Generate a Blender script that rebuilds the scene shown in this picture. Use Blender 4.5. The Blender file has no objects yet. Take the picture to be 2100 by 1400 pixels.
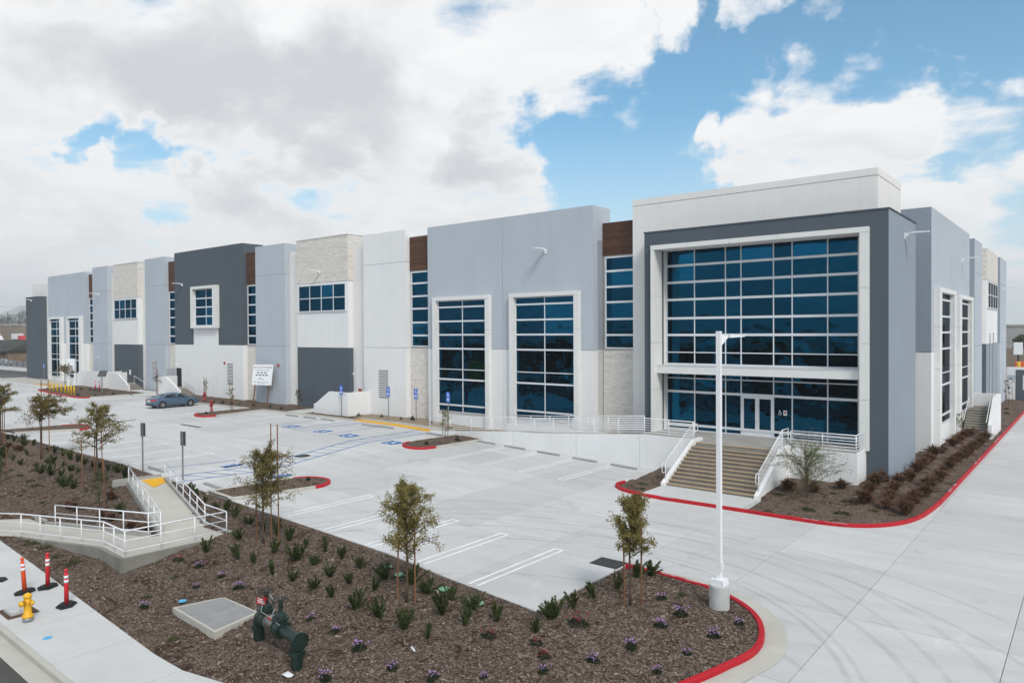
import bpy, math, random
import numpy as np
from mathutils import Vector, Matrix
random.seed(7); RNG=np.random.default_rng(7)
R=math.radians
S=bpy.context.scene
COL=S.collection

# ------------------------------------------------------------------ camera
YAW,PITCH,ROLL=R(39.13),R(-0.72),R(-0.32)
fw=Vector((-math.sin(YAW)*math.cos(PITCH),math.cos(YAW)*math.cos(PITCH),math.sin(PITCH)))
rt=Vector((math.cos(YAW),math.sin(YAW),0)); up=rt.cross(fw)
r2=rt*math.cos(ROLL)+up*math.sin(ROLL); u2=-rt*math.sin(ROLL)+up*math.cos(ROLL)
cd=bpy.data.cameras.new('camera'); cam=bpy.data.objects.new('camera',cd); COL.objects.link(cam)
m=Matrix((r2,u2,-fw)).transposed().to_4x4(); m.translation=(0,0,8.5); cam.matrix_world=m
cd.sensor_width=36; cd.lens=36*1480/2100; cd.clip_start=.5; cd.clip_end=30000
S.camera=cam

# ------------------------------------------------------------------ node helper
def nd(t,typ,ins=None,**pr):
    n=t.nodes.new(typ)
    for k,v in pr.items(): setattr(n,k,v)
    for k,v in (ins or {}).items():
        s=n.inputs[k]
        if hasattr(v,'is_linked') or isinstance(v,bpy.types.NodeSocket): t.links.new(v,s)
        else: s.default_value=v
    return n
def mth(t,op,a,b=0.0,c=None,clamp=False):
    n=nd(t,'ShaderNodeMath',{0:a,1:b},operation=op,use_clamp=clamp)
    if c is not None:
        if isinstance(c,bpy.types.NodeSocket): t.links.new(c,n.inputs[2])
        else: n.inputs[2].default_value=c
    return n.outputs[0]
def rng(t,v,a,b,c=0.,d=1.,smooth=True):
    return nd(t,'ShaderNodeMapRange',{'Value':v,'From Min':a,'From Max':b,'To Min':c,'To Max':d},interpolation_type='SMOOTHSTEP' if smooth else 'LINEAR').outputs[0]
def mix(t,f,a,b,bl='MIX'):
    n=nd(t,'ShaderNodeMix',data_type='RGBA',blend_type=bl,clamp_factor=True)
    for i,v in ((0,f),(6,a),(7,b)):
        if isinstance(v,bpy.types.NodeSocket): t.links.new(v,n.inputs[i])
        else: n.inputs[i].default_value=v if i==0 else (tuple(v)+(1,) if len(v)==3 else v)
    return n.outputs[2]

# ------------------------------------------------------------------ world: blue sky with broken cloud
SUN_DIR=Vector((.62,-.36,.69)).normalized()
SUN_EL=math.asin(SUN_DIR.z); SUN_AZ=math.atan2(SUN_DIR.x,SUN_DIR.y)
W=bpy.data.worlds.new('World'); S.world=W; W.use_nodes=True
t=W.node_tree; t.nodes.clear()
out=nd(t,'ShaderNodeOutputWorld'); bg=nd(t,'ShaderNodeBackground',{'Strength':.10}); t.links.new(bg.outputs[0],out.inputs[0])
sky=nd(t,'ShaderNodeTexSky',sky_type='NISHITA',sun_disc=False,sun_elevation=SUN_EL,sun_rotation=SUN_AZ,altitude=50,air_density=1.0,dust_density=.4,ozone_density=2.5)
tc=nd(t,'ShaderNodeTexCoord').outputs['Generated']
wob=nd(t,'ShaderNodeTexNoise',{'Vector':tc,'Scale':9.0,'Detail':5.0,'Roughness':.6}).outputs['Color']
wv=nd(t,'ShaderNodeVectorMath',{0:wob,1:(.5,.5,.5)},operation='SUBTRACT').outputs[0]
wv=nd(t,'ShaderNodeVectorMath',{0:wv,3:.20},operation='SCALE').outputs[0]
dv=nd(t,'ShaderNodeVectorMath',{0:nd(t,'ShaderNodeVectorMath',{0:tc,1:wv},operation='ADD').outputs[0]},operation='NORMALIZE').outputs[0]
sx=nd(t,'ShaderNodeSeparateXYZ',{0:tc})
zz=mth(t,'ADD',mth(t,'MAXIMUM',sx.outputs[2],0.0),.22)
pv=nd(t,'ShaderNodeCombineXYZ',{0:mth(t,'DIVIDE',sx.outputs[0],zz),1:mth(t,'DIVIDE',sx.outputs[1],zz),2:0.0}).outputs[0]
n1=nd(t,'ShaderNodeTexNoise',{'Vector':pv,'Scale':1.9,'Detail':8.0,'Roughness':.58,'Distortion':.25}).outputs['Fac']
def blob(lst,w):
    acc=None
    for az,el,r in lst:
        d=(-math.sin(R(az))*math.cos(R(el)),math.cos(R(az))*math.cos(R(el)),math.sin(R(el)))
        dt=nd(t,'ShaderNodeVectorMath',{0:dv,1:d},operation='DOT_PRODUCT').outputs['Value']
        v=rng(t,dt,math.cos(R(r*1.45)),math.cos(R(r*.3)),0,w)
        acc=v if acc is None else mth(t,'MAXIMUM' if w>0 else 'MINIMUM',acc,v)
    return acc
holes=[(32.1,12.8,5),(28,15.9,5.5),(23.5,19.5,6),(15,20.8,5.5),(4.6,15.3,4),(5.9,19.3,5),(28.4,11,5)]
clds=[(5.2,14.3,2.6),(17.5,16.3,3.0),(27,24.2,2.2),(20.5,23.6,1.8),(16,22.6,1.8),(24.5,15.2,1.0),(52.3,19.9,11),(67.3,18.2,10),(37,20.5,6.5),(12.3,16.4,4),(17.4,13.6,5),(45,12,8),(68,6.8,9),(9.5,11.5,5)]
dark=[(66.5,21.5,6),(62,17.2,5),(54.5,15.0,6),(41,14,3.5)]
cov=mth(t,'ADD',mth(t,'ADD',n1,blob(holes,-.20)),blob(clds,.14))
cov=mth(t,'ADD',mth(t,'ADD',cov,.055),blob([(64.0,10.3,2.2),(66.5,11.7,1.8),(69.5,13.2,1.4)],-.155))
dens=rng(t,cov,.465,.615)
off=nd(t,'ShaderNodeVectorMath',{0:pv,1:(.05,-.10,0)},operation='ADD').outputs[0]
n3=nd(t,'ShaderNodeTexNoise',{'Vector':off,'Scale':1.9,'Detail':5.0,'Roughness':.55,'Distortion':.25}).outputs['Fac']
rel=rng(t,mth(t,'SUBTRACT',n3,n1),-.12,.14)
core=mth(t,'ADD',mth(t,'MULTIPLY',blob(dark,1.0),rng(t,n1,.38,.60,.25,1.0)),mth(t,'MULTIPLY',rel,.40))
core=mth(t,'MULTIPLY',core,rng(t,cov,.54,.70))
ccol=mix(t,core,(9.3,9.3,9.3),(6.0,6.15,6.4))
skyc=mix(t,1.0,sky.outputs[0],(.72,1.38,1.42),'MULTIPLY')
hazy=rng(t,sx.outputs[2],.0,.30,.80,0)
skyc=mix(t,hazy,skyc,(7.6,8.1,8.6))
col=mix(t,dens,skyc,ccol)
t.links.new(col,bg.inputs[0])

# ------------------------------------------------------------------ sun through thin cloud
sd=bpy.data.lights.new('sun','SUN'); sd.energy=2.2; sd.angle=R(16); sd.color=(1,.965,.92)
so=bpy.data.objects.new('sun',sd); COL.objects.link(so)
so.rotation_euler=(-SUN_DIR).to_track_quat('-Z','Y').to_euler(); so.location=(20,-20,60)
S.view_settings.view_transform='Standard'; S.view_settings.look='None'
S.view_settings.exposure=0.13; S.view_settings.gamma=1.0; S.view_settings.use_curve_mapping=False
S.cycles.max_bounces=5; S.cycles.diffuse_bounces=2; S.cycles.glossy_bounces=3; S.cycles.transparent_max_bounces=6
S.cycles.use_denoising=True; S.cycles.use_adaptive_sampling=True; S.cycles.adaptive_threshold=.02; S.cycles.volume_bounces=1

# ------------------------------------------------------------------ materials
MT={}
def mat(name,col,rough=.8,spec=.3,metal=0.,var=0.,vscale=.4,fine=0.,fscale=60.,bump=0.,bscale=120.,rand=0.,col2=None,bdist=.01):
    mt=bpy.data.materials.new(name); mt.use_nodes=True; t=mt.node_tree
    b=t.nodes['Principled BSDF']; b.inputs['Roughness'].default_value=rough; b.inputs['Metallic'].default_value=metal
    b.inputs['Specular IOR Level'].default_value=spec
    pos=nd(t,'ShaderNodeNewGeometry').outputs['Position']
    c=None
    base=tuple(col)+(1,)
    if var or fine or rand or col2:
        c=nd(t,'ShaderNodeRGB'); c.outputs[0].default_value=base; c=c.outputs[0]
        if col2:
            n=nd(t,'ShaderNodeTexNoise',{'Vector':pos,'Scale':vscale,'Detail':6.0,'Roughness':.6}).outputs[0]
            c=mix(t,rng(t,n,.38,.66),c,col2)
        if var:
            n=nd(t,'ShaderNodeTexNoise',{'Vector':pos,'Scale':vscale,'Detail':5.0,'Roughness':.6}).outputs[0]
            g=rng(t,n,.3,.7,1-var,1+var*.6,False); gc=nd(t,'ShaderNodeCombineXYZ',{0:g,1:g,2:g}).outputs[0]
            c=mix(t,1.0,c,gc,'MULTIPLY')
        if fine:
            n=nd(t,'ShaderNodeTexNoise',{'Vector':pos,'Scale':fscale,'Detail':3.0,'Roughness':.7}).outputs[0]
            g=rng(t,n,.3,.7,1-fine,1+fine,False); gc=nd(t,'ShaderNodeCombineXYZ',{0:g,1:g,2:g}).outputs[0]
            c=mix(t,1.0,c,gc,'MULTIPLY')
        if rand:
            o=nd(t,'ShaderNodeObjectInfo').outputs['Random']
            g=rng(t,o,0,1,1-rand,1+rand,False); gc=nd(t,'ShaderNodeCombineXYZ',{0:g,1:g,2:g}).outputs[0]
            c=mix(t,1.0,c,gc,'MULTIPLY')
        t.links.new(c,b.inputs['Base Color'])
    else: b.inputs['Base Color'].default_value=base
    if bump:
        n=nd(t,'ShaderNodeTexNoise',{'Vector':pos,'Scale':bscale,'Detail':3.0}).outputs[0]
        bp=nd(t,'ShaderNodeBump',{'Height':n,'Strength':bump,'Distance':bdist}); t.links.new(bp.outputs[0],b.inputs['Normal'])
    MT[name]=mt; return mt
def wall_mat(name,col):
    # rolled masonry paint on tilt-up concrete: faint vertical rain streaks and mottling
    mt=mat(name,col,.88,.2,var=.04,vscale=.30,fine=.03,fscale=9,bump=.12,bscale=14,bdist=.008)
    t=mt.node_tree; b=t.nodes['Principled BSDF']; src=b.inputs['Base Color'].links[0].from_socket
    pos=nd(t,'ShaderNodeNewGeometry').outputs['Position']
    v=nd(t,'ShaderNodeVectorMath',{0:pos,1:(2.2,2.2,.07)},operation='MULTIPLY').outputs[0]
    n=nd(t,'ShaderNodeTexNoise',{'Vector':v,'Scale':1.0,'Detail':5.0,'Roughness':.65}).outputs[0]
    g=rng(t,n,.40,.80,1.005,.965); gc=nd(t,'ShaderNodeCombineXYZ',{0:g,1:g,2:g}).outputs[0]
    t.links.new(mix(t,1.0,src,gc,'MULTIPLY'),b.inputs['Base Color'])
    return mt
wall_mat('white_paint',(.80,.795,.785)); wall_mat('warm_white',(.80,.775,.745)); wall_mat('grey_blue',(.475,.512,.555))
wall_mat('dark_grey',(.095,.113,.132)); wall_mat('mid_grey',(.285,.325,.372))
mat('surround',(.76,.755,.73),.7,.3,var=.03,fine=.03,fscale=20)
mat('alu',(.72,.73,.75),.4,.5,var=.02)
mat('white_steel',(.82,.82,.83),.4,.5)
mat('joint',(.10,.10,.10),.9)
mat('stone',(.78,.735,.675),.9,.2,var=.10,vscale=5,fine=.06,fscale=40,bump=.5,bscale=50)
mat('stone_joint',(.50,.47,.43),.95,.1)
mat('wood',(.105,.049,.028),.6,.3,var=.2,vscale=3,rand=.18,fine=.12,fscale=30)
mat('concrete_tan',(.50,.475,.42),.9,.2,var=.10,vscale=.8,fine=.06,fscale=25,bump=.2,bscale=60)
mat('concrete_raw',(.36,.35,.32),.9,.2,var=.16,vscale=1.2,fine=.08,fscale=25,bump=.3,bscale=40)
mat('concrete_walk',(.56,.555,.535),.9,.2,var=.08,vscale=.7,fine=.05,fscale=30,rand=.025,bump=.2,bscale=60)
mat('stair_concrete',(.205,.185,.155),.9,.2,var=.2,vscale=1.3,fine=.08,fscale=20)
mat('nosing',(.52,.375,.23),.85,.2,var=.15,vscale=2)
mat('stop_concrete',(.31,.31,.30),.9,.2,var=.15,vscale=3,rand=.08,bump=.3,bscale=40)
mat('ramp_side',(.25,.238,.21),.9,.2,var=.2,vscale=1.1,fine=.1,fscale=20)
mat('wheel_stop',(.50,.50,.485),.9,.2,var=.12,vscale=3,rand=.06,bump=.3,bscale=40)
mat('asphalt',(.085,.080,.075),.92,.2,var=.2,vscale=.5,fine=.3,fscale=50)
mat('earth',(.17,.155,.13),1,.1,var=.25,vscale=.05,fine=.2,fscale=1)
mat('red_paint',(.47,.010,.020),.62,.3,var=.16,vscale=1.4,fine=.08,fscale=20)
mat('yellow_tile',(.78,.40,.015),.75,.3,var=.07,vscale=2)
mat('white_line',(.81,.81,.81),.8,.2,var=.16,vscale=1.6,fine=.1,fscale=14)
mat('blue_line',(.045,.16,.40),.8,.2,var=.2,vscale=2,fine=.15,fscale=14)
mat('sign_blue',(.012,.12,.58),.45,.5); mat('sign_white',(.82,.83,.84),.5,.4); mat('sign_dark',(.10,.105,.11),.5,.5,metal=.6)
mat('black_ink',(.03,.03,.035),.7); mat('galv',(.36,.37,.38),.5,.5,metal=.7,var=.1,vscale=3)
mat('iron',(.035,.033,.032),.7,.3,var=.3,vscale=4); mat('valve_green',(.010,.026,.019),.42,.5,var=.2,vscale=4)
mat('steel',(.30,.29,.28),.42,.5,metal=.8,var=.15,vscale=6); mat('coupling_red',(.42,.05,.03),.6)
mat('hydrant_yellow',(.80,.42,.01),.45,.5,var=.06,vscale=6); mat('hydrant_red',(.34,.012,.02),.45,.5)
mat('post_red',(.66,.025,.035),.55,.4); mat('post_orange',(.78,.085,.02),.55,.4); mat('rubber',(.020,.020,.021),.8,.3)
mat('bollard_yellow',(.72,.47,.02),.5,.4,var=.08,vscale=3); mat('lid_green',(.19,.40,.26),.6); mat('lid_blue',(.10,.40,.66),.6)
mat('bark',(.105,.075,.055),.95,.2,var=.3,vscale=8); mat('stake_wood',(.22,.105,.052),.9,.2,var=.2,vscale=4,rand=.15)
mat('dead_grass',(.11,.052,.030),.95,.1,var=.35,vscale=6,rand=.2)
mat('dirt_dark',(.11,.075,.05),1,.1,var=.3,vscale=3)
mat('flower_purple',(.40,.23,.52),.7); mat('flower_red',(.30,.010,.035),.7)
mat('car_paint',(.085,.14,.20),.28,.6,metal=.25); mat('car_glass',(.006,.007,.009),.06,.6); mat('chrome',(.65,.66,.68),.25,.5,metal=.9)
mat('tail_red',(.45,.012,.02),.25,.6); mat('car_silver',(.42,.44,.46),.3,.6,metal=.4); mat('car_white',(.75,.75,.75),.35,.5); mat('car_red',(.5,.02,.03),.35,.5)
mat('roof_dark',(.062,.068,.062),.95,.1,var=.2,vscale=.5); mat('house_wall',(.23,.16,.11),.9,.1,var=.15,vscale=.8)
mat('tan_roof',(.52,.40,.29),.9,.1); mat('sound_wall',(.24,.19,.145),.95,.1,var=.18,vscale=.12); mat('far_concrete',(.36,.35,.335),.95,.1,var=.15,vscale=.2)
mat('mountain',(.10,.115,.10),1,.05); mat('door_grey',(.36,.38,.40),.6); mat('interior_dark',(.02,.02,.022),.9)
mat('gravel_tan',(.30,.24,.17),1,.1,var=.3,vscale=9,fine=.35,fscale=25)
mat('vault_lid',(.30,.295,.285),.9,.2,var=.12,vscale=2,fine=.08,fscale=30)
mat('litter_white',(.7,.71,.72),.5)

def leaf_mat(name,c1,c2,trans=.35):
    mt=bpy.data.materials.new(name); mt.use_nodes=True; t=mt.node_tree; b=t.nodes['Principled BSDF']
    geo=nd(t,'ShaderNodeNewGeometry'); o=nd(t,'ShaderNodeObjectInfo').outputs['Random']
    n=nd(t,'ShaderNodeTexNoise',{'Vector':geo.outputs['Position'],'Scale':5.0,'Detail':2.0}).outputs[0]
    f=mth(t,'ADD',mth(t,'MULTIPLY',geo.outputs['Random Per Island'],.55),mth(t,'MULTIPLY',rng(t,n,.35,.65),.45))
    c=mix(t,f,c1,c2); g=rng(t,o,0,1,.82,1.15,False); gc=nd(t,'ShaderNodeCombineXYZ',{0:g,1:g,2:g}).outputs[0]
    c=mix(t,1.0,c,gc,'MULTIPLY'); t.links.new(c,b.inputs['Base Color']); b.inputs['Roughness'].default_value=.6; b.inputs['Specular IOR Level'].default_value=.3
    tr=nd(t,'ShaderNodeBsdfTranslucent',{'Color':c}); ms=nd(t,'ShaderNodeMixShader',{0:trans,1:b.outputs[0],2:tr.outputs[0]})
    t.links.new(ms.outputs[0],t.nodes['Material Output'].inputs[0]); MT[name]=mt
leaf_mat('leaf_olive',(.135,.112,.030),(.41,.345,.12),.5); leaf_mat('leaf_autumn',(.14,.095,.022),(.27,.225,.07),.45)
leaf_mat('leaf_rosemary',(.030,.052,.015),(.125,.155,.052),.3); leaf_mat('leaf_fresh',(.09,.13,.025),(.20,.24,.06))
leaf_mat('leaf_dark',(.012,.022,.010),(.04,.055,.025),.15); leaf_mat('leaf_cover',(.035,.05,.015),(.12,.13,.04))
leaf_mat('leaf_brown',(.055,.026,.016),(.25,.135,.075),.2)

# concrete pavement: mottled, broom-finished, per-slab tone, curved tyre marks
def pavement():
    mt=mat('lot_concrete',(.562,.553,.538),.85,.25,var=.075,vscale=.11,rand=.065,fine=.05,fscale=18,bump=.15,bscale=50)
    t=mt.node_tree; b=t.nodes['Principled BSDF']; src=b.inputs['Base Color'].links[0].from_socket
    pos=nd(t,'ShaderNodeNewGeometry').outputs['Position']
    sep=nd(t,'ShaderNodeSeparateXYZ',{0:pos})
    n=nd(t,'ShaderNodeTexNoise',{'Vector':nd(t,'ShaderNodeVectorMath',{0:pos,1:(.16,1.1,1)},operation='MULTIPLY').outputs[0],'Scale':1.0,'Detail':7.0,'Roughness':.66}).outputs[0]
    g=rng(t,n,.30,.72,.925,1.045); 
    n=nd(t,'ShaderNodeTexNoise',{'Vector':pos,'Scale':.42,'Detail':8.0,'Roughness':.72,'Distortion':1.2}).outputs[0]
    g=mth(t,'MULTIPLY',g,rng(t,n,.57,.70,1.0,1.12)); g=mth(t,'MULTIPLY',g,rng(t,n,.30,.44,.86,1.0))
    nb=nd(t,'ShaderNodeTexNoise',{'Vector':pos,'Scale':.45,'Detail':4.0,'Roughness':.6}).outputs[0]
    for cx,cy,rad,w,k in [(-13.5,14.8,9.6,.10,.13),(-13.5,14.8,9.95,.08,.09),(-13.7,14.2,11.6,.12,.11),(-14.2,14.8,12.6,.10,.09),(-15.2,13.8,15.1,.14,.08),(-11.6,12.5,8.4,.10,.10),(-12.4,13.2,14.2,.10,.10),(-12.4,13.2,15.9,.10,.10)]:
        dx=mth(t,'SUBTRACT',sep.outputs[0],cx); dy=mth(t,'SUBTRACT',sep.outputs[1],cy)
        d=mth(t,'SQRT',mth(t,'ADD',mth(t,'MULTIPLY',dx,dx),mth(t,'MULTIPLY',dy,dy)))
        e=mth(t,'ABSOLUTE',mth(t,'SUBTRACT',d,rad)); e=rng(t,e,w*.3,w*1.3,1-k*1.25,1.0)
        e=mth(t,'ADD',mth(t,'MULTIPLY',e,rng(t,nb,.34,.50)),mth(t,'SUBTRACT',1.0,rng(t,nb,.34,.50)))
        g=mth(t,'MULTIPLY',g,e)
    gc=nd(t,'ShaderNodeCombineXYZ',{0:g,1:g,2:mth(t,'POWER',g,1.08)}).outputs[0]
    t.links.new(mix(t,1.0,src,gc,'MULTIPLY'),b.inputs['Base Color'])
pavement()
def mulch():
    mt=mat('mulch',(.110,.082,.066),1,.1); t=mt.node_tree; b=t.nodes['Principled BSDF']
    pos=nd(t,'ShaderNodeNewGeometry').outputs['Position']
    a=nd(t,'ShaderNodeTexVoronoi',{'Vector':nd(t,'ShaderNodeVectorMath',{0:pos,1:(1,1.7,1)},operation='MULTIPLY').outputs[0],'Scale':16.0,'Randomness':1.0})
    n=nd(t,'ShaderNodeTexNoise',{'Vector':pos,'Scale':24.0,'Detail':4.0,'Roughness':.7}).outputs[0]
    big=nd(t,'ShaderNodeTexNoise',{'Vector':pos,'Scale':1.15,'Detail':6.0,'Roughness':.7,'Distortion':1.1}).outputs[0]
    sepc=nd(t,'ShaderNodeSeparateColor',{0:a.outputs['Color']})
    c=mix(t,rng(t,sepc.outputs[0],.0,1.0),(.078,.052,.039),(.185,.138,.108))
    c=mix(t,rng(t,sepc.outputs[1],.93,.99),c,(.34,.29,.24))
    c=mix(t,rng(t,big,.53,.62,0,.9),c,(.050,.028,.017))
    c=mix(t,rng(t,big,.32,.41,.6,0),c,(.24,.175,.11))
    g=rng(t,n,.3,.7,.55,1.4,False); gc=nd(t,'ShaderNodeCombineXYZ',{0:g,1:g,2:g}).outputs[0]
    c=mix(t,1.0,c,gc,'MULTIPLY'); t.links.new(c,b.inputs['Base Color'])
    bp=nd(t,'ShaderNodeBump',{'Height':n,'Strength':.8,'Distance':.05}); t.links.new(bp.outputs[0],b.inputs['Normal'])
    cm=mat('chip',(.15,.12,.10),1,.1); t=cm.node_tree; b=t.nodes['Principled BSDF']
    rp=nd(t,'ShaderNodeNewGeometry').outputs['Random Per Island']
    c=mix(t,rng(t,rp,0,.8),(.060,.039,.028),(.225,.172,.138)); c=mix(t,rng(t,rp,.93,.97),c,(.34,.29,.23)); t.links.new(c,b.inputs['Base Color'])
mulch()
def worn_red():
    mt=MT['red_paint']; t=mt.node_tree; b=t.nodes['Principled BSDF']; src=b.inputs['Base Color'].links[0].from_socket
    pos=nd(t,'ShaderNodeNewGeometry').outputs['Position']
    n=nd(t,'ShaderNodeTexNoise',{'Vector':pos,'Scale':5.0,'Detail':7.0,'Roughness':.72}).outputs[0]
    c=mix(t,rng(t,n,.63,.72,0,.5),src,(.38,.16,.15)); n=nd(t,'ShaderNodeTexNoise',{'Vector':pos,'Scale':1.7,'Detail':6.0,'Roughness':.7}).outputs[0]
    t.links.new(mix(t,rng(t,n,.60,.74,0,.55),c,(.16,.02,.02)),b.inputs['Base Color'])
worn_red()
def by_island(name,lo,hi):
    mt=MT[name]; t=mt.node_tree; b=t.nodes['Principled BSDF']; src=b.inputs['Base Color'].links[0].from_socket
    g=rng(t,nd(t,'ShaderNodeNewGeometry').outputs['Random Per Island'],0,1,lo,hi,False); t.links.new(mix(t,1.0,src,nd(t,'ShaderNodeCombineXYZ',{0:g,1:g,2:g}).outputs[0],'MULTIPLY'),b.inputs['Base Color'])
by_island('stone',.90,1.07)
def glass(name,col,graz,wav):
    """coated glass: a dark tinted mirror that brightens towards grazing angles, each pane slightly wavy"""
    mt=bpy.data.materials.new(name); mt.use_nodes=True; t=mt.node_tree; t.nodes.remove(t.nodes['Principled BSDF'])
    o=nd(t,'ShaderNodeObjectInfo').outputs['Random']
    c=mix(t,rng(t,o,.80,.84),col,tuple(min(1,v*1.6) for v in col))
    g=rng(t,o,0,.8,.8,1.15,False); gc=nd(t,'ShaderNodeCombineXYZ',{0:g,1:g,2:g}).outputs[0]
    c=mix(t,1.0,c,gc,'MULTIPLY')
    pos=nd(t,'ShaderNodeNewGeometry').outputs['Position']
    off=nd(t,'ShaderNodeCombineXYZ',{0:mth(t,'MULTIPLY',o,40.0),1:mth(t,'MULTIPLY',o,17.0),2:mth(t,'MULTIPLY',o,9.0)}).outputs[0]
    n=nd(t,'ShaderNodeTexNoise',{'Vector':nd(t,'ShaderNodeVectorMath',{0:pos,1:off},operation='ADD').outputs[0],'Scale':.85,'Detail':1.5,'Roughness':.4}).outputs[0]
    bp=nd(t,'ShaderNodeBump',{'Height':n,'Strength':1.0,'Distance':wav})
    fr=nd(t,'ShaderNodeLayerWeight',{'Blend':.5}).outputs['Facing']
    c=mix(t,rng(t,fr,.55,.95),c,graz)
    gl=nd(t,'ShaderNodeBsdfGlossy',{'Color':c,'Roughness':.015,'Normal':bp.outputs[0]}); t.links.new(gl.outputs[0],t.nodes['Material Output'].inputs[0])
    MT[name]=mt
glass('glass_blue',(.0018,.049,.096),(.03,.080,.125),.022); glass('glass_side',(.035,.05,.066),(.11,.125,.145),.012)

# ------------------------------------------------------------------ mesh helpers
class MB:
    def __init__(s): s.v=[]; s.f=[]
    def add(s,vs,fs):
        o=len(s.v); s.v+= [tuple(p) for p in vs]; s.f+=[tuple(i+o for i in q) for q in fs]; return s
    def box(s,x0,x1,y0,y1,z0,z1):
        return s.add([(x0,y0,z0),(x1,y0,z0),(x1,y1,z0),(x0,y1,z0),(x0,y0,z1),(x1,y0,z1),(x1,y1,z1),(x0,y1,z1)],
            [(0,3,2,1),(4,5,6,7),(0,1,5,4),(1,2,6,5),(2,3,7,6),(3,0,4,7)])
    def hexa(s,top,bot): # two 4-point loops ccw from above
        return s.add(list(bot)+list(top),[(3,2,1,0),(4,5,6,7),(0,1,5,4),(1,2,6,5),(2,3,7,6),(3,0,4,7)])
    def prism(s,poly,z0,z1): # z0,z1 numbers or lists
        n=len(poly); a=z0 if isinstance(z0,(list,tuple)) else [z0]*n; b=z1 if isinstance(z1,(list,tuple)) else [z1]*n
        ar=sum(poly[i][0]*poly[(i+1)%n][1]-poly[(i+1)%n][0]*poly[i][1] for i in range(n))
        if ar<0: poly=poly[::-1]; a=a[::-1]; b=b[::-1]
        vs=[(p[0],p[1],z) for p,z in zip(poly,a)]+[(p[0],p[1],z) for p,z in zip(poly,b)]
        return s.add(vs,[tuple(range(n-1,-1,-1)),tuple(range(n,2*n))]+[(i,(i+1)%n,n+(i+1)%n,n+i) for i in range(n)])
    def tube(s,pts,r,n=8,cap=True):
        pts=[Vector(p) for p in pts]; rr=r if isinstance(r,(list,tuple)) else [r]*len(pts); rings=[]
        ref=None
        for i,p in enumerate(pts):
            if i==0: d=pts[1]-p
            elif i==len(pts)-1: d=p-pts[-2]
            else: d=(pts[i+1]-p).normalized()+(p-pts[i-1]).normalized()
            d.normalize()
            if ref is None: ref=Vector((0,0,1)) if abs(d.z)<.9 else Vector((1,0,0))
            u=d.cross(ref).normalized(); w=u.cross(d).normalized(); ref=w
            rings.append([p+(u*math.cos(2*math.pi*k/n)+w*math.sin(2*math.pi*k/n))*rr[i] for k in range(n)])
        vs=[q for g in rings for q in g]; fs=[]
        for i in range(len(rings)-1):
            for k in range(n): fs.append((i*n+k,(i+1)*n+k,(i+1)*n+(k+1)%n,i*n+(k+1)%n))
        if cap: fs.append(tuple(range(n))); fs.append(tuple((len(rings)-1)*n+k for k in range(n-1,-1,-1)))
        return s.add(vs,fs)
    def lathe(s,prof,n=16,c=(0,0,0),axis='z'):
        vs=[]; fs=[]
        for r,h in prof:
            for k in range(n):
                a=2*math.pi*k/n; x,y=r*math.cos(a),r*math.sin(a)
                vs.append((x+c[0],y+c[1],h+c[2]) if axis=='z' else ((h+c[0],x+c[1],y+c[2]) if axis=='x' else (y+c[0],h+c[1],x+c[2])))
        m=len(prof)
        for i in range(m-1):
            for k in range(n): fs.append((i*n+k,i*n+(k+1)%n,(i+1)*n+(k+1)%n,(i+1)*n+k))
        fs.append(tuple(range(n-1,-1,-1))); fs.append(tuple((m-1)*n+k for k in range(n)))
        return s.add(vs,fs)
    def build(s,name,material,parent=None,smooth=False,loc=None,local=False):
        """world-space vertices (or parent-local when local): the object's origin goes to the middle of its base"""
        v=np.array(s.v,dtype=float)
        if loc is None:
            lo,hi=v.min(0),v.max(0); c=np.array([(lo[0]+hi[0])/2,(lo[1]+hi[1])/2,lo[2]])
        else: c=np.array(loc,dtype=float)
        me=bpy.data.meshes.new(name); me.from_pydata((v-c).tolist(),[],s.f); me.update()
        if smooth: me.polygons.foreach_set('use_smooth',[True]*len(me.polygons))
        me.materials.append(MT[material])
        ob=bpy.data.objects.new(name,me); COL.objects.link(ob); ob.location=c
        if parent is not None:
            ob.parent=parent
            if not local: ob.location=Vector(c)-wloc(parent)
        return ob
def wloc(o):
    l=Vector(o.location)
    while o.parent: o=o.parent; l+=o.location
    return l
def link(name,me,parent,loc,material=None):
    ob=bpy.data.objects.new(name,me); COL.objects.link(ob); ob.parent=parent
    ob.location=Vector(loc)-(wloc(parent) if parent else Vector((0,0,0))); return ob
def tag(o,label=None,cat=None,group=None,kind=None):
    if label: o['label']=label
    if cat: o['category']=cat
    if group: o['group']=group
    if kind: o['kind']=kind
    return o
def thing(name,label,cat,loc=(0,0,0),rz=0,group=None):
    o=bpy.data.objects.new(name,None); COL.objects.link(o); o.location=loc; o.rotation_euler=(0,0,rz); o.empty_display_size=.2
    return tag(o,label,cat,group)
def copy_tree(o,parent=None):
    c=o.copy(); COL.objects.link(c); c.parent=parent
    for ch in list(o.children): copy_tree(ch,c)
    return c
def text_mesh(s,size,depth=0.,align='CENTER'):
    cu=bpy.data.curves.new('t','FONT'); cu.body=s; cu.size=size; cu.align_x=align; cu.align_y='CENTER'; cu.extrude=depth; cu.resolution_u=2
    o=bpy.data.objects.new('t',cu); COL.objects.link(o)
    me=bpy.data.meshes.new_from_object(o.evaluated_get(bpy.context.evaluated_depsgraph_get()))
    bpy.data.objects.remove(o); bpy.data.curves.remove(cu); return me
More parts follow.
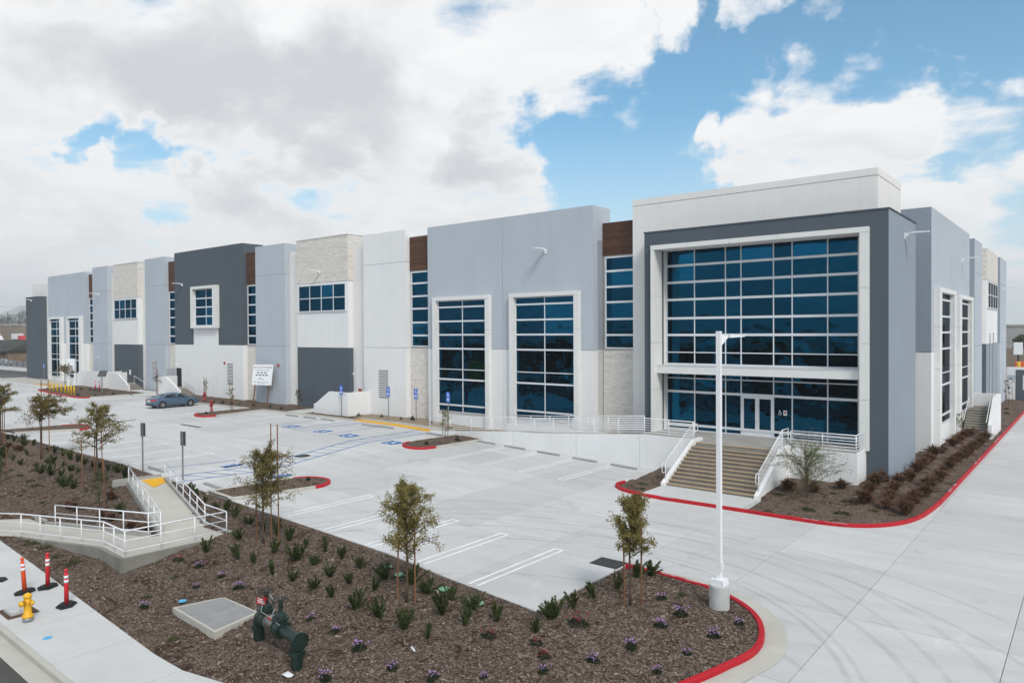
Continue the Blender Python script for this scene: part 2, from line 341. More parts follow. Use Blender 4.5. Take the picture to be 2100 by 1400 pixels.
def from_np(name,v,f,material,parent=None,loc=(0,0,0)):
    me=bpy.data.meshes.new(name); nv=len(v); nf=len(f); k=f.shape[1]
    me.vertices.add(nv); me.vertices.foreach_set('co',np.asarray(v,dtype=np.float32).ravel())
    me.loops.add(nf*k); me.loops.foreach_set('vertex_index',np.asarray(f,dtype=np.int32).ravel())
    me.polygons.add(nf); me.polygons.foreach_set('loop_start',np.arange(0,nf*k,k,dtype=np.int32)); me.polygons.foreach_set('loop_total',np.full(nf,k,dtype=np.int32))
    me.update(calc_edges=True); me.materials.append(MT[material])
    ob=bpy.data.objects.new(name,me); COL.objects.link(ob)
    if parent is not None: ob.parent=parent
    ob.location=loc; return ob

# ------------------------------------------------------------------ ground heights
def sst(a): a=min(max(a,0.),1.); return a*a*(3-2*a)
def hlot(x): return 0. if x>-17.19 else (.0365*(-17.19-x) if x>-44.21 else .98623+.0035*(-44.21-x))
def hstr(x): return -.75+.02*min(max(-20-x,0),60)
def H(x,y):
    q=min(max((y-9.9)/7.6,0),1); q=q*.6+sst(q)*.4
    return hstr(x)*(1-q)+hlot(x)*q
def inpoly(x,y,P):
    c=False; n=len(P); j=n-1
    for i in range(n):
        if (P[i][1]>y)!=(P[j][1]>y) and x<(P[j][0]-P[i][0])*(y-P[i][1])/(P[j][1]-P[i][1])+P[i][0]: c=not c
        j=i
    return c
def resample(P,st):
    o=[]
    for a,b in zip(P[:-1],P[1:]):
        n=max(1,int(math.dist(a,b)/st))
        o+=[tuple(a[k]+(b[k]-a[k])*i/n for k in range(len(a))) for i in range(n)]
    return o+[tuple(P[-1])]
def smooth_path(P,it=2):
    for _ in range(it):
        q=[P[0]]
        for a,b in zip(P[:-1],P[1:]):
            q.append((a[0]*.75+b[0]*.25,a[1]*.75+b[1]*.25)); q.append((a[0]*.25+b[0]*.75,a[1]*.25+b[1]*.75))
        P=q+[P[-1]]
    return P
# ================================================================== GROUND AND PAVEMENTS
g=MB(); g.add([(-6400,-6400,-1.6),(6400,-6400,-1.6),(6400,6400,-1.6),(-6400,6400,-1.6)],[(0,1,2,3)]); tag(g.build('ground','earth'),kind='structure')
g=MB(); g.add([(-700,19,1.28),(-139,19,1.28),(-139,400,1.28),(-700,400,1.28)],[(0,1,2,3)]); tag(g.build('yard_ground','asphalt'),kind='structure')
g=MB(); g.add([(-60,104.5,-.06),(60,104.5,-.06),(60,420,-.06),(-60,420,-.06)],[(0,1,2,3)]); tag(g.build('truck_court','concrete_raw'),kind='structure')
# street, gutter, street kerb
g=MB(); xs=[60,20,0,-20,-40,-60,-80,-140,-300]
for a,b in zip(xs[:-1],xs[1:]):
    za,zb=hstr(a)-.17,hstr(b)-.17
    g.add([(b,-9,zb),(a,-9,za),(a,6.75,za),(b,6.75,zb)],[(0,1,2,3)])
tag(g.build('street','asphalt'),kind='structure')
g=MB(); g.add([(-300,-200,-.9),(60,-200,-.9),(60,-9,-.9),(-300,-9,-.9)],[(0,1,2,3)]); tag(g.build('yard_across_street','concrete_raw'),kind='structure')
def strip(name,material,xs,y0,y1,dz0,dz1,kind='structure'):
    objs=[]
    for a,b in zip(xs[:-1],xs[1:]):
        a2,b2=a-.004,b+.004
        m=MB(); m.hexa([(b2,y0,hstr(b)+dz0),(a2,y0,hstr(a)+dz0),(a2,y1,hstr(a)+dz1),(b2,y1,hstr(b)+dz1)],[(b2,y0,hstr(b)-.5),(a2,y0,hstr(a)-.5),(a2,y1,hstr(a)-.5),(b2,y1,hstr(b)-.5)])
        objs.append(m)
    root=objs[0].build(name,material); tag(root,kind=kind)
    for m in objs[1:]: m.build(name+'_segment',material,root)
strip('street_gutter','concrete_tan',[1.3-6*i for i in range(17)],6.75,7.22,-.165,-.15)
strip('street_kerb','concrete_tan',[1.3-6*i for i in range(17)],7.224,7.40,0,.0)
# sidewalk slabs
back=[(-7,11.5),(-11,11.2),(-14,10.9),(-17.4,10.1),(-19,9.6),(-20.8,9.52),(-25.7,9.72),(-31,9.95),(-37.5,10.2),(-60,10.2),(-95,10.2)]
def backy(x):
    for a,b in zip(back[:-1],back[1:]):
        if b[0]<=x<=a[0]: return a[1]+(b[1]-a[1])*(x-a[0])/(b[0]-a[0])
    return 11.5 if x>-7 else 10.2
sbx=MB(); sbx.box(-95,-7,7.45,9.4,-2,-1.2)
sw=tag(sbx.build('sidewalk','joint'),kind='structure')
xs=[-7.1-3.12*i for i in range(29)]
for a,b in zip(xs[:-1],xs[1:]):
    a2,b2=a-.010,b+.010; mid=(a+b)/2; m=MB()
    pts=[(b2,7.405),(a2,7.405),(a2,backy(a)),(mid,backy(mid)),(b2,backy(b))]
    m.prism(pts,[hstr(p[0])-.4 for p in pts],[hstr(p[0])+.003 for p in pts]); m.build('slab','concrete_walk',sw)

# parking lot: joint filler sheet below, concrete slabs above
X=[9.4,5.65,1.9,-1.83,-5.8,-9.55,-13.33]+[-13.33-3.86*i for i in range(1,23)]
X+= [X[-1]-7.2*i for i in range(1,9)]
m=MB()
for a,b in zip(X[:-1],X[1:]):
    for y0,y1 in ((9.8,13.6),(13.6,17.6),(17.6,45)) if a>-9.6 and b>-9.6 else ((18.2 if b<-18 else 17.9,45),):
        m.add([(b,y0,H(b,y0)-.045),(a,y0,H(a,y0)-.045),(a,y1,H(a,y1)-.045),(b,y1,H(b,y1)-.045)],[(0,1,2,3)])
m.add([(-9.55,45,-.045),(9.4,45,-.045),(9.4,160,-.045),(-9.55,160,-.045)],[(0,1,2,3)])
lot=tag(m.build('parking_lot','joint'),kind='structure')
def edge_y(x): return 17.45 if x>-13.4 else max(17.45,min(18.2,17.45+(-13.35-x)*.11))
for i,(a,b) in enumerate(zip(X[:-1],X[1:])):
    if b>-9.6: rows=[9.85,13.6,17.6,22.85,28,33,36.4,39.8]+[39.8+4.8*k for k in range(1,25)]
    elif a<-9.5 and b>-13.4: rows=[22.72,28,33,36.4]
    else: rows=['e',22.85,28,33,36.4,39.8]
    for y0,y1 in zip(rows[:-1],rows[1:]):
        ya,yb=(edge_y(a),edge_y(b)) if y0=='e' else (y0,y0)
        q=.009; m=MB()
        tp=[(b+q,yb+q,H(b,yb)),(a-q,ya+q,H(a,ya)),(a-q,y1-q,H(a,y1)),(b+q,y1-q,H(b,y1))]
        m.hexa(tp,[(p[0],p[1],p[2]-.16) for p in tp]); m.build('slab','lot_concrete',lot)

# painted stall lines: thin sheets 4 mm above the slabs
def line(p,q,w,material,dz=.004,name='stall_line'):
    p,q=Vector(p),Vector(q); d=(q-p).normalized(); nrm=Vector((-d.y,d.x))*w/2; m=MB()
    n=max(1,int((q-p).length/1.5)); L=[p+(q-p)*k/n for k in range(n+1)]
    vs=[]
    for c in L:
        for s in (-1,1):
            e=c+nrm*s; vs.append((e.x,e.y,H(e.x,e.y)+dz))
    m.add(vs,[(2*k,2*k+2,2*k+3,2*k+1) for k in range(n)])
    return m.build(name,material,lot)
def hairpin(x,y0,y1,gap=.36,w=.10):
    line((x-gap/2,y0),(x-gap/2,y1),w,'white_line'); line((x+gap/2,y0),(x+gap/2,y1),w,'white_line')
    ye=y1 if y1<30 else y0
    line((x-gap/2-.05,ye),(x+gap/2+.05,ye),w,'white_line',.006)
for x0,x1,a,b in [(-28.5,-27.8,18.5,23.4),(-25.4,-24.6,18.4,23.2),(-22.5,-21.85,18.2,23.2),(-19.5,-19.05,18.3,23.1),(-16.6,-16.15,17.95,22.95)]: hairpin((x0+x1)/2,a,b)
for x in (-32.0,-29.15,-26.25,-23.42): hairpin(x,33.05,38.9)
for x in (-44.5-2.9*k for k in range(1)): pass
for x in (-66.5,-69.4,-54.7,-57.4,-60.1): hairpin(x,33.2,38.6)
for x in (-43.6,-46.6,-49.6,-52.6,-55.6,-58.6): hairpin(x,18.6,23.4)
BL='blue_line'
pR=[(-37.55,18.35),(-37.0,21.7),(-36.95,24.0),(-39.85,32.9),(-39.88,39.2)]; pL=[(-38.95,18.3),(-38.45,22.5),(-38.95,25.6),(-41.3,32.6),(-41.42,39.2)]
for P in (pR,pL):
    for a,b in zip(P[:-1],P[1:]): line(a,b,.11,BL)
def at(P,y):
    for a,b in zip(P[:-1],P[1:]):
        if a[1]<=y<=b[1]: return a[0]+(b[0]-a[0])*(y-a[1])/(b[1]-a[1])
    return P[-1][0]
y=19.2
while y<38.5: line((at(pL,y),y),(at(pR,y+.85),y+.85),.09,BL); y+=1.08
for a,b in [((-49.3,33.0),(-49.5,39.0)),((-47.6,33.0),(-47.9,39.0)),((-49.3,33.0),(-47.6,33.0)),((-44.6,33.0),(-44.95,38.6)),((-52.25,33.2),(-52.3,38.6)),((-41.5,18.3),(-40.55,23.3))]: line(a,b,.10,BL)
y=33.8
while y<38.3: line((-49.4,y),(-47.7,y+.6),.08,BL); y+=1.0

def isa_mesh(s,dz=0.):  # wheelchair symbol drawn in the xy plane
    m=MB(); P=lambda a:[(x*s,y*s) for x,y in a]
    def seg(a,b,w):
        a,b=Vector(a)*s,Vector(b)*s; d=(b-a).normalized(); n=Vector((-d.y,d.x))*w*s/2
        m.add([(*(a-n),dz),(*(b-n),dz),(*(b+n),dz),(*(a+n),dz)],[(0,1,2,3)])
    n=12; m.add([(.0*s+.09*s*math.cos(k*2*math.pi/n)-.08*s,.40*s+.09*s*math.sin(k*2*math.pi/n),dz) for k in range(n)],[tuple(range(n))])
    seg((-.07,.32),(-.03,.02),.10); seg((-.05,.18),(.16,.18),.07); seg((-.06,.03),(.18,.03),.09); seg((.16,.06),(.27,-.28),.09); seg((.24,-.26),(.36,-.22),.07)
    A=[R(105+k*15) for k in range(17)]
    for a,b in zip(A[:-1],A[1:]): seg((-.03+.25*math.cos(a),-.16+.25*math.sin(a)),(-.03+.25*math.cos(b),-.16+.25*math.sin(b)),.075)
    return m
def pave_symbol(x,y,rz):
    z=H(x,y); k=(hlot(x-.5)-hlot(x+.5))
    m=MB(); q=.62; m.add([(-q,-q,0),(q,-q,0),(q,q,0),(-q,q,0)],[(0,1,2,3)])
    o=m.build('accessible_symbol','blue_line',lot,loc=(0,0,0)); o.location=Vector((x,y,z+.006))-wloc(lot); o.rotation_euler=(0,math.atan(k),rz)
    c=isa_mesh(1.15,.005).build('wheelchair_mark','white_line',o,loc=(0,0,0),local=True)
for x,y in ((-50.6,33.9),(-46.2,33.7),(-43.0,33.7),(-38.6,34.0)): pave_symbol(x,y,0)
for x,y in ((-35.3,22.7),(-39.6,22.3)): pave_symbol(x,y,math.pi)

# ------------------------------------------------------------------ mulch beds
RU=[(-39.2,16.45,.8),(-38.2,17.85,.8),(-30.2,15.85,.12),(-30.4,14.0,.12)]
RL=[(-30.4,14.0,.12),(-30.2,15.85,.12),(-28.25,15.86,.12),(-28.5,11.75,.12),(-30.72,11.86,.10),(-30.55,13.6,.12)]
RD=[(-30.72,11.86,.10),(-30.55,13.6,.10),(-37.7,12.1,-.25),(-37.0,10.9,-.38)]
RP=[(-37.0,10.9,-.38),(-37.7,12.1,-.25),(-40.0,12.25,-.35),(-42.5,10.15,-.40),(-38.6,9.95,-.42)]
RT=[(-39.75,15.95,.82),(-39.25,18.25,.83),(-38.0,18.3,.80),(-38.2,17.85,.8),(-39.2,16.45,.8)]
NOISE=RNG.random((64,64))
VAULT=[(-23.5,11.2),(-20.55,11.05),(-20.9,12.75),(-23.1,12.75)]
def vn(x,y):
    xi,yi=math.floor(x),math.floor(y); a,b=x-xi,y-yi; a=a*a*(3-2*a); b=b*b*(3-2*b); N=NOISE
    i0,i1,j0,j1=xi%64,(xi+1)%64,yi%64,(yi+1)%64
    return (N[i0,j0]*(1-a)+N[i1,j0]*a)*(1-b)+(N[i0,j1]*(1-a)+N[i1,j1]*a)*b
def rough(x,y): return (vn(x*1.1,y*1.1)-.5)*.09+(vn(x*3.1+9,y*3.1)-.5)*.05+(vn(x*8+3,y*8)-.5)*.025
def zbank(x,y):
    e=sst((x+13.3)/.9)*.12
    w=min(1,max(0,min(edge_y(x)-y,y-backy(x))/.5))
    z=H(x,y)-.035+e+rough(x,y)*(.25+.75*w)
    for P in (RU,RL,RD,RP,RT):
        if min(p[0] for p in P)<x<max(p[0] for p in P) and inpoly(x,y,P): z=min(z,min(p[2] for p in P)-.1) if P is not RU else min(z,.12+(.8-.12)*(x+30.3)/(-8.6)-.12)
    if -23.55<x<-20.5 and 11.0<y<12.8 and inpoly(x,y,VAULT): z=min(z,H(-22,11.9)-.15)
    return z
def bed(name,poly,zf,st=.25,material='mulch'):
    xs0=min(p[0] for p in poly); xs1=max(p[0] for p in poly); ys0=min(p[1] for p in poly); ys1=max(p[1] for p in poly)
    nx=int((xs1-xs0)/st)+1; ny=int((ys1-ys0)/st)+1; idx={}; V=[]; F=[]
    def vid(i,j):
        if (i,j) not in idx:
            x,y=xs0+i*st,ys0+j*st; idx[(i,j)]=len(V); V.append((x,y,zf(x,y)))
        return idx[(i,j)]
    for i in range(nx):
        for j in range(ny):
            if inpoly(xs0+(i+.5)*st,ys0+(j+.5)*st,poly): F.append((vid(i,j),vid(i+1,j),vid(i+1,j+1),vid(i,j+1)))
    mb=MB(); mb.v=V; mb.f=F; o=mb.build(name,material,smooth=True); tag(o,kind='structure'); return o
nearK=smooth_path([(-13.2,22.72),(-12.07,22.62),(-10.89,22.5),(-9.9,22.4),(-8.6,21.75),(-7.78,20.95),(-7.28,20.0),(-7.02,19.05),(-7.05,18.1),(-7.55,16.5),(-8.6,14.3),(-10.5,12.4),(-13,11.3)],2)
bankP=[(-75,9.9),(-60,10.1),(-37.5,10.1),(-31,9.85),(-25.7,9.62),(-20.8,9.4),(-19,9.5),(-17.4,10.0),(-13,11.0)]+[(p[0],p[1]) for p in nearK[::-1]]+[(-13.32,22.7),(-13.30,17.5),(-19.4,18.25),(-75,18.4)]
bed('mulch_bank',bankP,zbank,.17)
RK=smooth_path([(-20.4,34.9),(-20.45,33.9),(-19.3,33.0),(-16.03,33.05),(-14.1,33.1),(-10.84,33.05),(-8.75,33.1),(-7.3,34.0),(-6.3,36.0),(-6.03,39.5),(-6.0,42.6)],2)+[(-5.97,60),(-5.95,82),(-5.95,112)]
def zfront(x,y):
    if -18.5<x<-13.0 and y<35.75: return -.12
    a=sst((y-33.4)/7.5)*.38 if y<41 else .38
    b=sst((-6.1-x)/2.2); return .10+a*b*(1 if y<75 else max(.3,1-(y-75)/40))+rough(x,y)*.6
bed('mulch_front_bed',[(-20.3,39.0),(-20.35,34.0)]+[(p[0],p[1]) for p in RK[1:]]+[(-9.3,112),(-9.3,44),(-13,44),(-13,40.2),(-18.4,39.0)],zfront,.2)
zl=lambda x,y:hlot(x)+.11+rough(x,y)*.5
bed('mulch_wall_strip',[(-91,33.3),(-92.9,33.05),(-108.9,34.4),(-112,40),(-112,43.5),(-51,43.5),(-51,40.4),(-49.7,40.4),(-49.7,39.3),(-57,39.4),(-63,38.95),(-75,38.5),(-86.7,38.6),(-90.9,38.6)],zl,.3)
bed('gravel_strip',[(-51.5,43.6),(-51.5,40.5),(-41.4,40.8),(-38.5,40.9),(-38.5,43.6)],lambda x,y:hlot(x)+.12+rough(x,y)*.4,.25,'gravel_tan')
def island(pts): return smooth_path(pts,2)
I1=[(-34.3,18.1)]+island([(-34.15,18.4),(-33.85,22.2),(-33.5,23.4),(-32.4,23.9),(-31.6,23.5),(-31.2,22.4),(-32.15,18.3)])+[(-32.3,18.1)]
I2=[(-66.3,18.3)]+island([(-66.1,18.7),(-65.4,22.6),(-64.4,23.6),(-62.8,23.5),(-61.6,22.7),(-61.7,22.0),(-63.5,18.5)])
I3=[(-37.5,39.5)]+island([(-37.5,39.0),(-37.65,35.2),(-37.5,34.0),(-36.6,33.35),(-35.6,33.4),(-35.0,34.3),(-34.8,39.0)])+[(-34.8,39.4)]
I4=[(-65.2,38.9)]+island([(-65.2,38.5),(-65.3,34.0),(-64.6,33.0),(-63.4,32.5),(-62.3,32.6),(-61.8,33.5),(-62.85,38.5)])+[(-62.9,38.9)]
for nm,P in (('island_bed',I1),('island_bed',I2),('island_bed',I3),('island_bed',I4)): bed(nm,P,zl,.2)

# wood chips lying on the near bank (uncountable)
pts=[]
while len(pts)<52000:
    x=-7-RNG.random()**1.5*40; y=9.8+RNG.random()*13
    if y>18.1 and x<-13.4: continue
    if y<backy(x)+.05*RNG.random()-.16*(RNG.random()>.97) or not inpoly(x,y,bankP): continue
    if any(min(p[0] for p in P)<x<max(p[0] for p in P) and inpoly(x,y,P) for P in (RU,RL,RD,RP,RT)): continue
    pts.append((x,y))
def chips(pts,zf,name):
    n=len(pts); c=np.array([(x,y,zf(x,y)+.012) for x,y in pts]); big_=RNG.random(n)>.94; L=(.018+RNG.random(n)*.045)*(1+big_*.6); Wd=(.006+RNG.random(n)*.012)*(1+big_*1.1)
    a=RNG.random(n)*6.28; ti=(RNG.random(n)-.5)*1.0; d=np.stack([np.cos(a),np.sin(a),np.tan(ti)*.5],1); e=np.stack([-np.sin(a),np.cos(a),(RNG.random(n)-.5)*.9],1)
    d*=L[:,None]; e*=Wd[:,None]; v=np.stack([c-d-e,c+d-e,c+d+e,c-d+e],1).reshape(-1,3); f=np.arange(4*n).reshape(-1,4)
    o=from_np(name,v,f,'chip'); tag(o,'scattered shredded wood chips covering the planted bank','wood chips',kind='stuff')
chips(pts,zbank,'wood_chips')

# ------------------------------------------------------------------ kerbs
def kerb(path,material,name='kerb',w=.16,h=.15,zf=H,parent=None,text=None):
    P=resample(path,.35); vs=[]; n=len(P)
    for i,p in enumerate(P):
        a=Vector(P[max(0,i-1)][:2]); b=Vector(P[min(n-1,i+1)][:2]); d=(b-a).normalized(); nr=Vector((-d.y,d.x)); c=Vector(p[:2]); z=zf(c.x,c.y)
        for off,dz in ((-w/2-.015,-.2),(-w/2,h-.02),(-w/2+.02,h),(w/2-.02,h),(w/2,h-.02),(w/2,-.2)):
            q=c+nr*off; vs.append((q.x,q.y,z+dz))
    m=MB(); fs=[]
    for i in range(n-1):
        for k in range(5): fs.append((i*6+k,i*6+k+1,(i+1)*6+k+1,(i+1)*6+k))
    fs.append((5,4,3,2,1,0)); b=(n-1)*6; fs.append(tuple(b+k for k in range(6))); m.add(vs,fs)
    o=m.build(name,material,parent)
    if parent is None: tag(o,kind='structure')
    return o
def kerb_text(parent,s,x,y,rz,size=.11,dz=.153):
    me=text_mesh(s,size); me.materials.append(MT['sign_white']); o=link('lettering',me,parent,(x,y,H(x,y)+dz)); o.rotation_euler=(0,0,rz); return o
kk=kerb([p for p in nearK],'red_paint',h=.15); 
kerb_text(kk,'NO PARKING',-10.45,22.47,R(180),.115); kerb_text(kk,'FIRE LANE',-11.45,22.55,R(178),.115)
# tan gutter apron round the near kerb
ga=[];P=resample(nearK,.35)
for i,p in enumerate(P):
    a=Vector(P[max(0,i-1)]); b=Vector(P[min(len(P)-1,i+1)]); d=(b-a).normalized(); nr=Vector((-d.y,d.x)); wd=.62*sst((i-2)/8)
    for off in (.03,.05+wd):
        q=Vector(p)+nr*off; ga.append((q.x,q.y,H(q.x,q.y)+.012))
m=MB(); m.add(ga,[(2*i,2*i+1,2*i+3,2*i+2) for i in range(len(P)-1)]); tag(m.build('gutter_apron','concrete_tan'),kind='structure')
rk=kerb(RK,'red_paint')
for s,x,y,a in (('FIRE LANE',-18.2,33.03,0),('NO PARKING',-17.0,33.04,0),('FIRE LANE',-9.9,33.06,2),('NO PARKING',-8.85,33.12,6),('NO PARKING',-6.0,43.6,90),('FIRE LANE',-6.0,45.2,90),('NO PARKING',-5.985,53.5,90),('FIRE LANE',-5.985,55.2,90),('NO PARKING',-5.97,64.5,90),('FIRE LANE',-5.97,66.2,90)): kerb_text(rk,s,x,y,R(a),.15)
def isl_kerb(I,red):
    I=resample(I,.3); r=[p for p in I if red(p)]; i0=I.index(r[0]); i1=I.index(r[-1])
    a=kerb(I[:i0+1],'concrete_tan') if i0>1 else None
    kerb(I[i0:i1+1],'red_paint',parent=a)
    if len(I)-i1>2: kerb(I[i1:],'concrete_tan',parent=a)
isl_kerb(I1,lambda p:p[1]>22.3); isl_kerb(I2,lambda p:p[1]>22.2); isl_kerb(I3,lambda p:p[1]<35.0); isl_kerb(I4,lambda p:p[1]<34.0)
kerb([(-32.3,18.25),(-34.2,18.25)],'concrete_tan')
kerb(smooth_path([(-109.2,35.6),(-109.2,34.5),(-106.6,33.9),(-92.9,33.05),(-91.3,33.2),(-90.95,34.0)],2),'red_paint')
kerb([(-90.95,34.0),(-90.92,38.5)],'concrete_tan'); kerb([(-86.7,38.55),(-75,38.45),(-65.3,38.85)],'concrete_tan')
kerb([(-62.9,38.9),(-57,39.3),(-49.75,39.3),(-49.7,40.3),(-44,40.45),(-38.6,40.6)],'concrete_tan')
kerb([(-140,38.2),(-113,38.0),(-110,37.2),(-109.2,35.6)],'concrete_tan')
# walks
def walk(name,poly,dz,material='concrete_tan',zf=None):
    m=MB(); zf=zf or (lambda x,y:H(x,y)); m.prism(poly,[zf(*p)-.3 for p in poly],[zf(*p)+dz for p in poly]); return tag(m.build(name,material),kind='structure')
walk('stair_walk',[(-18.35,33.18),(-13.1,33.14),(-13.1,35.7),(-18.35,35.7)],.125,'concrete_walk')
walk('stair_walk',[(-90.8,38.65),(-86.8,38.65),(-86.0,42.4),(-99,42.4),(-97,40.8),(-91.5,40.6)],.14,'concrete_walk')
walk('stair_walk',[(-59.6,39.45),(-57.0,39.45),(-57.0,43.0),(-59.6,43.0)],.14,'concrete_walk')
walk('entry_path',[(-140,38.3),(-113,38.1),(-111.5,40),(-111.5,42.6),(-140,42.6)],.1,'concrete_tan')
walk('ramp_landing',[(-49.6,39.32),(-44.21,39.4),(-44.21,40.38),(-49.62,40.2)],.02,'concrete_tan'); walk('ramp_landing',[(-44.205,39.4),(-38.6,39.5),(-38.6,40.5),(-44.205,40.38)],.02,'concrete_tan')
walk('tactile_strip',[(-49.6,39.35),(-44.21,39.28),(-44.21,40.04),(-49.62,40.1)],.034,'yellow_tile'); walk('tactile_strip',[(-44.205,39.28),(-40.3,39.22),(-40.3,40.0),(-44.205,40.04)],.034,'yellow_tile')
walk('tactile_strip',[(-122,38.0),(-113,37.6),(-113,38.0),(-122,38.45)],.11,'yellow_tile')
# ================================================================== THE BUILDING
bld=thing('industrial_building','long white and grey warehouse with blue glass entrance tower, behind the parking lot','building',(-80,70,0))
def bx(name,mt,x0,x1,y0,y1,z0,z1,parent=None): return MB().box(x0,x1,y0,y1,z0,z1).build(name,mt,parent or bld)
bx('main_wall','warm_white',-139,-27.6,43.58,103.2,-.3,15.0); bx('rear_wall','warm_white',-27.598,-9.15,54.12,103.2,-.3,15.0); bx('infill_wall','warm_white',-27.598,-24.62,45.95,54.118,-.3,15.0); bx('infill_wall','mid_grey',-24.618,-11.9,49.16,54.118,-.3,15.0)
bx('parapet','warm_white',-131.0,-27.7,43.60,43.95,15.002,16.95); bx('parapet','warm_white',-9.55,-9.17,54.2,103.15,15.002,15.9)
bx('roof','far_concrete',-138.5,-27.7,44.0,103,15.003,15.12); bx('roof','far_concrete',-27.69,-9.6,54.2,103,15.003,15.12)
def panel(x0,x1,y0,y1,bands,vj=(),z0=None,name='wall_panel'):
    """tilt-up panel: bands separated by real 25 mm recessed joints in front of a dark core"""
    lo=bands[0][0]; hi=bands[-1][1]
    bx('panel_core','joint',x0+.03,x1-.03,y0+.03,y1-.03,lo,hi-.03)
    xs=[x0]+list(vj)+[x1]
    for i,(a,b,mt) in enumerate(bands):
        for k,(p,q) in enumerate(zip(xs[:-1],xs[1:])):
            e=.014
            bx(name,mt,p+(e if k else 0),q-(e if k<len(xs)-2 else 0),y0,y1,a+(e if i else 0),b-(e if i<len(bands)-1 else 0))
D0=.4
panel(-131,-116.2,43,45.3,[(D0,7.22,'white_paint'),(7.22,17.8,'grey_blue')],(-123.4,))
panel(-113.6,-108.5,43,45.3,[(D0,7.22,'grey_blue'),(7.22,14.7,'grey_blue'),(14.7,18.2,'grey_blue')])
panel(-106.4,-98.9,43,45.3,[(D0,7.15,'dark_grey'),(7.15,13.42,'white_paint'),(13.42,18.1,'stone_joint')])
panel(-96.8,-91.4,43,45.3,[(D0,7.22,'grey_blue'),(7.22,14.7,'grey_blue'),(14.7,18.28,'grey_blue')])
panel(-88.75,-73.25,43,45.6,[(D0,7.25,'white_paint'),(7.25,18.5,'dark_grey')],(-81.1,))
bx('wall_panel','white_paint',-84.1,-78.4,42.99,43.05,D0,9.2)
panel(-70.6,-65.1,43,45.3,[(D0,7.22,'grey_blue'),(7.22,14.7,'grey_blue'),(14.7,17.83,'grey_blue')])
panel(-63.0,-54.85,43,45.3,[(D0,7.12,'dark_grey'),(7.12,13.45,'white_paint'),(13.45,17.8,'stone_joint')])
panel(-52.6,-46.95,43,45.3,[(D0,7.2,'white_paint'),(7.2,14.72,'white_paint'),(14.72,17.5,'white_paint')])
panel(-44.15,-27.6,43,45.3,[(-.3,7.2,'white_paint'),(7.2,17.4,'grey_blue')],(-35.9,))
# far left end block
bx('corner_block','dark_grey',-138.6,-132.6,42.2,50,D0,14.68); bx('corner_tower','warm_white',-139.1,-131.6,43.3,52,D0,16.9)
bx('coping','dark_grey',-138.65,-132.56,42.15,50.02,14.683,14.75)
# entrance tower
bx('tower_pier','warm_white',-24.6,-22.3,43.3,49.15,-.3,13.85); bx('tower_pier','warm_white',-10.4,-9.4,43.3,49.15,-.3,13.85)
bx('tower_wall','warm_white',-24.6,-9.4,43.3,49.15,13.852,16.98); bx('tower_back','interior_dark',-22.3,-10.4,44.1,49.14,1.0,13.85)
bx('tower_coping','warm_white',-24.62,-9.38,43.28,49.17,17.0,17.4)
bx('frame_pier','dark_grey',-23.06,-22.3,42.1,43.28,-.3,13.98); bx('frame_pier','dark_grey',-9.98,-8.63,42.1,49.2,-.3,14.9)
bx('side_panel','mid_grey',-8.628,-8.60,42.1,49.2,-.3,14.9)
bx('frame_beam','dark_grey',-23.06,-9.985,42.1,43.28,14.0,14.9); bx('frame_coping','dark_grey',-23.1,-8.56,42.06,43.25,14.903,14.98); bx('frame_coping','dark_grey',-9.37,-8.56,43.255,49.24,14.903,14.98)
bx('soffit','far_concrete',-22.28,-10.0,42.96,43.66,13.86,13.97)
def segs(a0,a1,cuts): c=[a0]+list(cuts)+[a1]; return [(p+(.008 if i else 0),q-(.008 if i<len(c)-2 else 0)) for i,(p,q) in enumerate(zip(c[:-1],c[1:]))]
for z0,z1 in segs(2.05,13.74,(4.78,7.79,10.79)):
    bx('surround_panel','surround',-22.49,-22.24,41.85,42.95,z0,z1); bx('surround_panel','surround',-9.99,-9.54,41.85,42.95,z0,z1)
for x0,x1 in segs(-22.49,-9.54,(-19.9,-17.2,-14.4)): bx('surround_panel','surround',x0,x1,41.85,42.95,13.755,14.04)
bx('canopy_beam','surround',-22.235,-9.995,42.2,43.6,5.82,6.32); bx('canopy_flashing','alu',-22.235,-9.995,42.17,43.62,6.322,6.36)

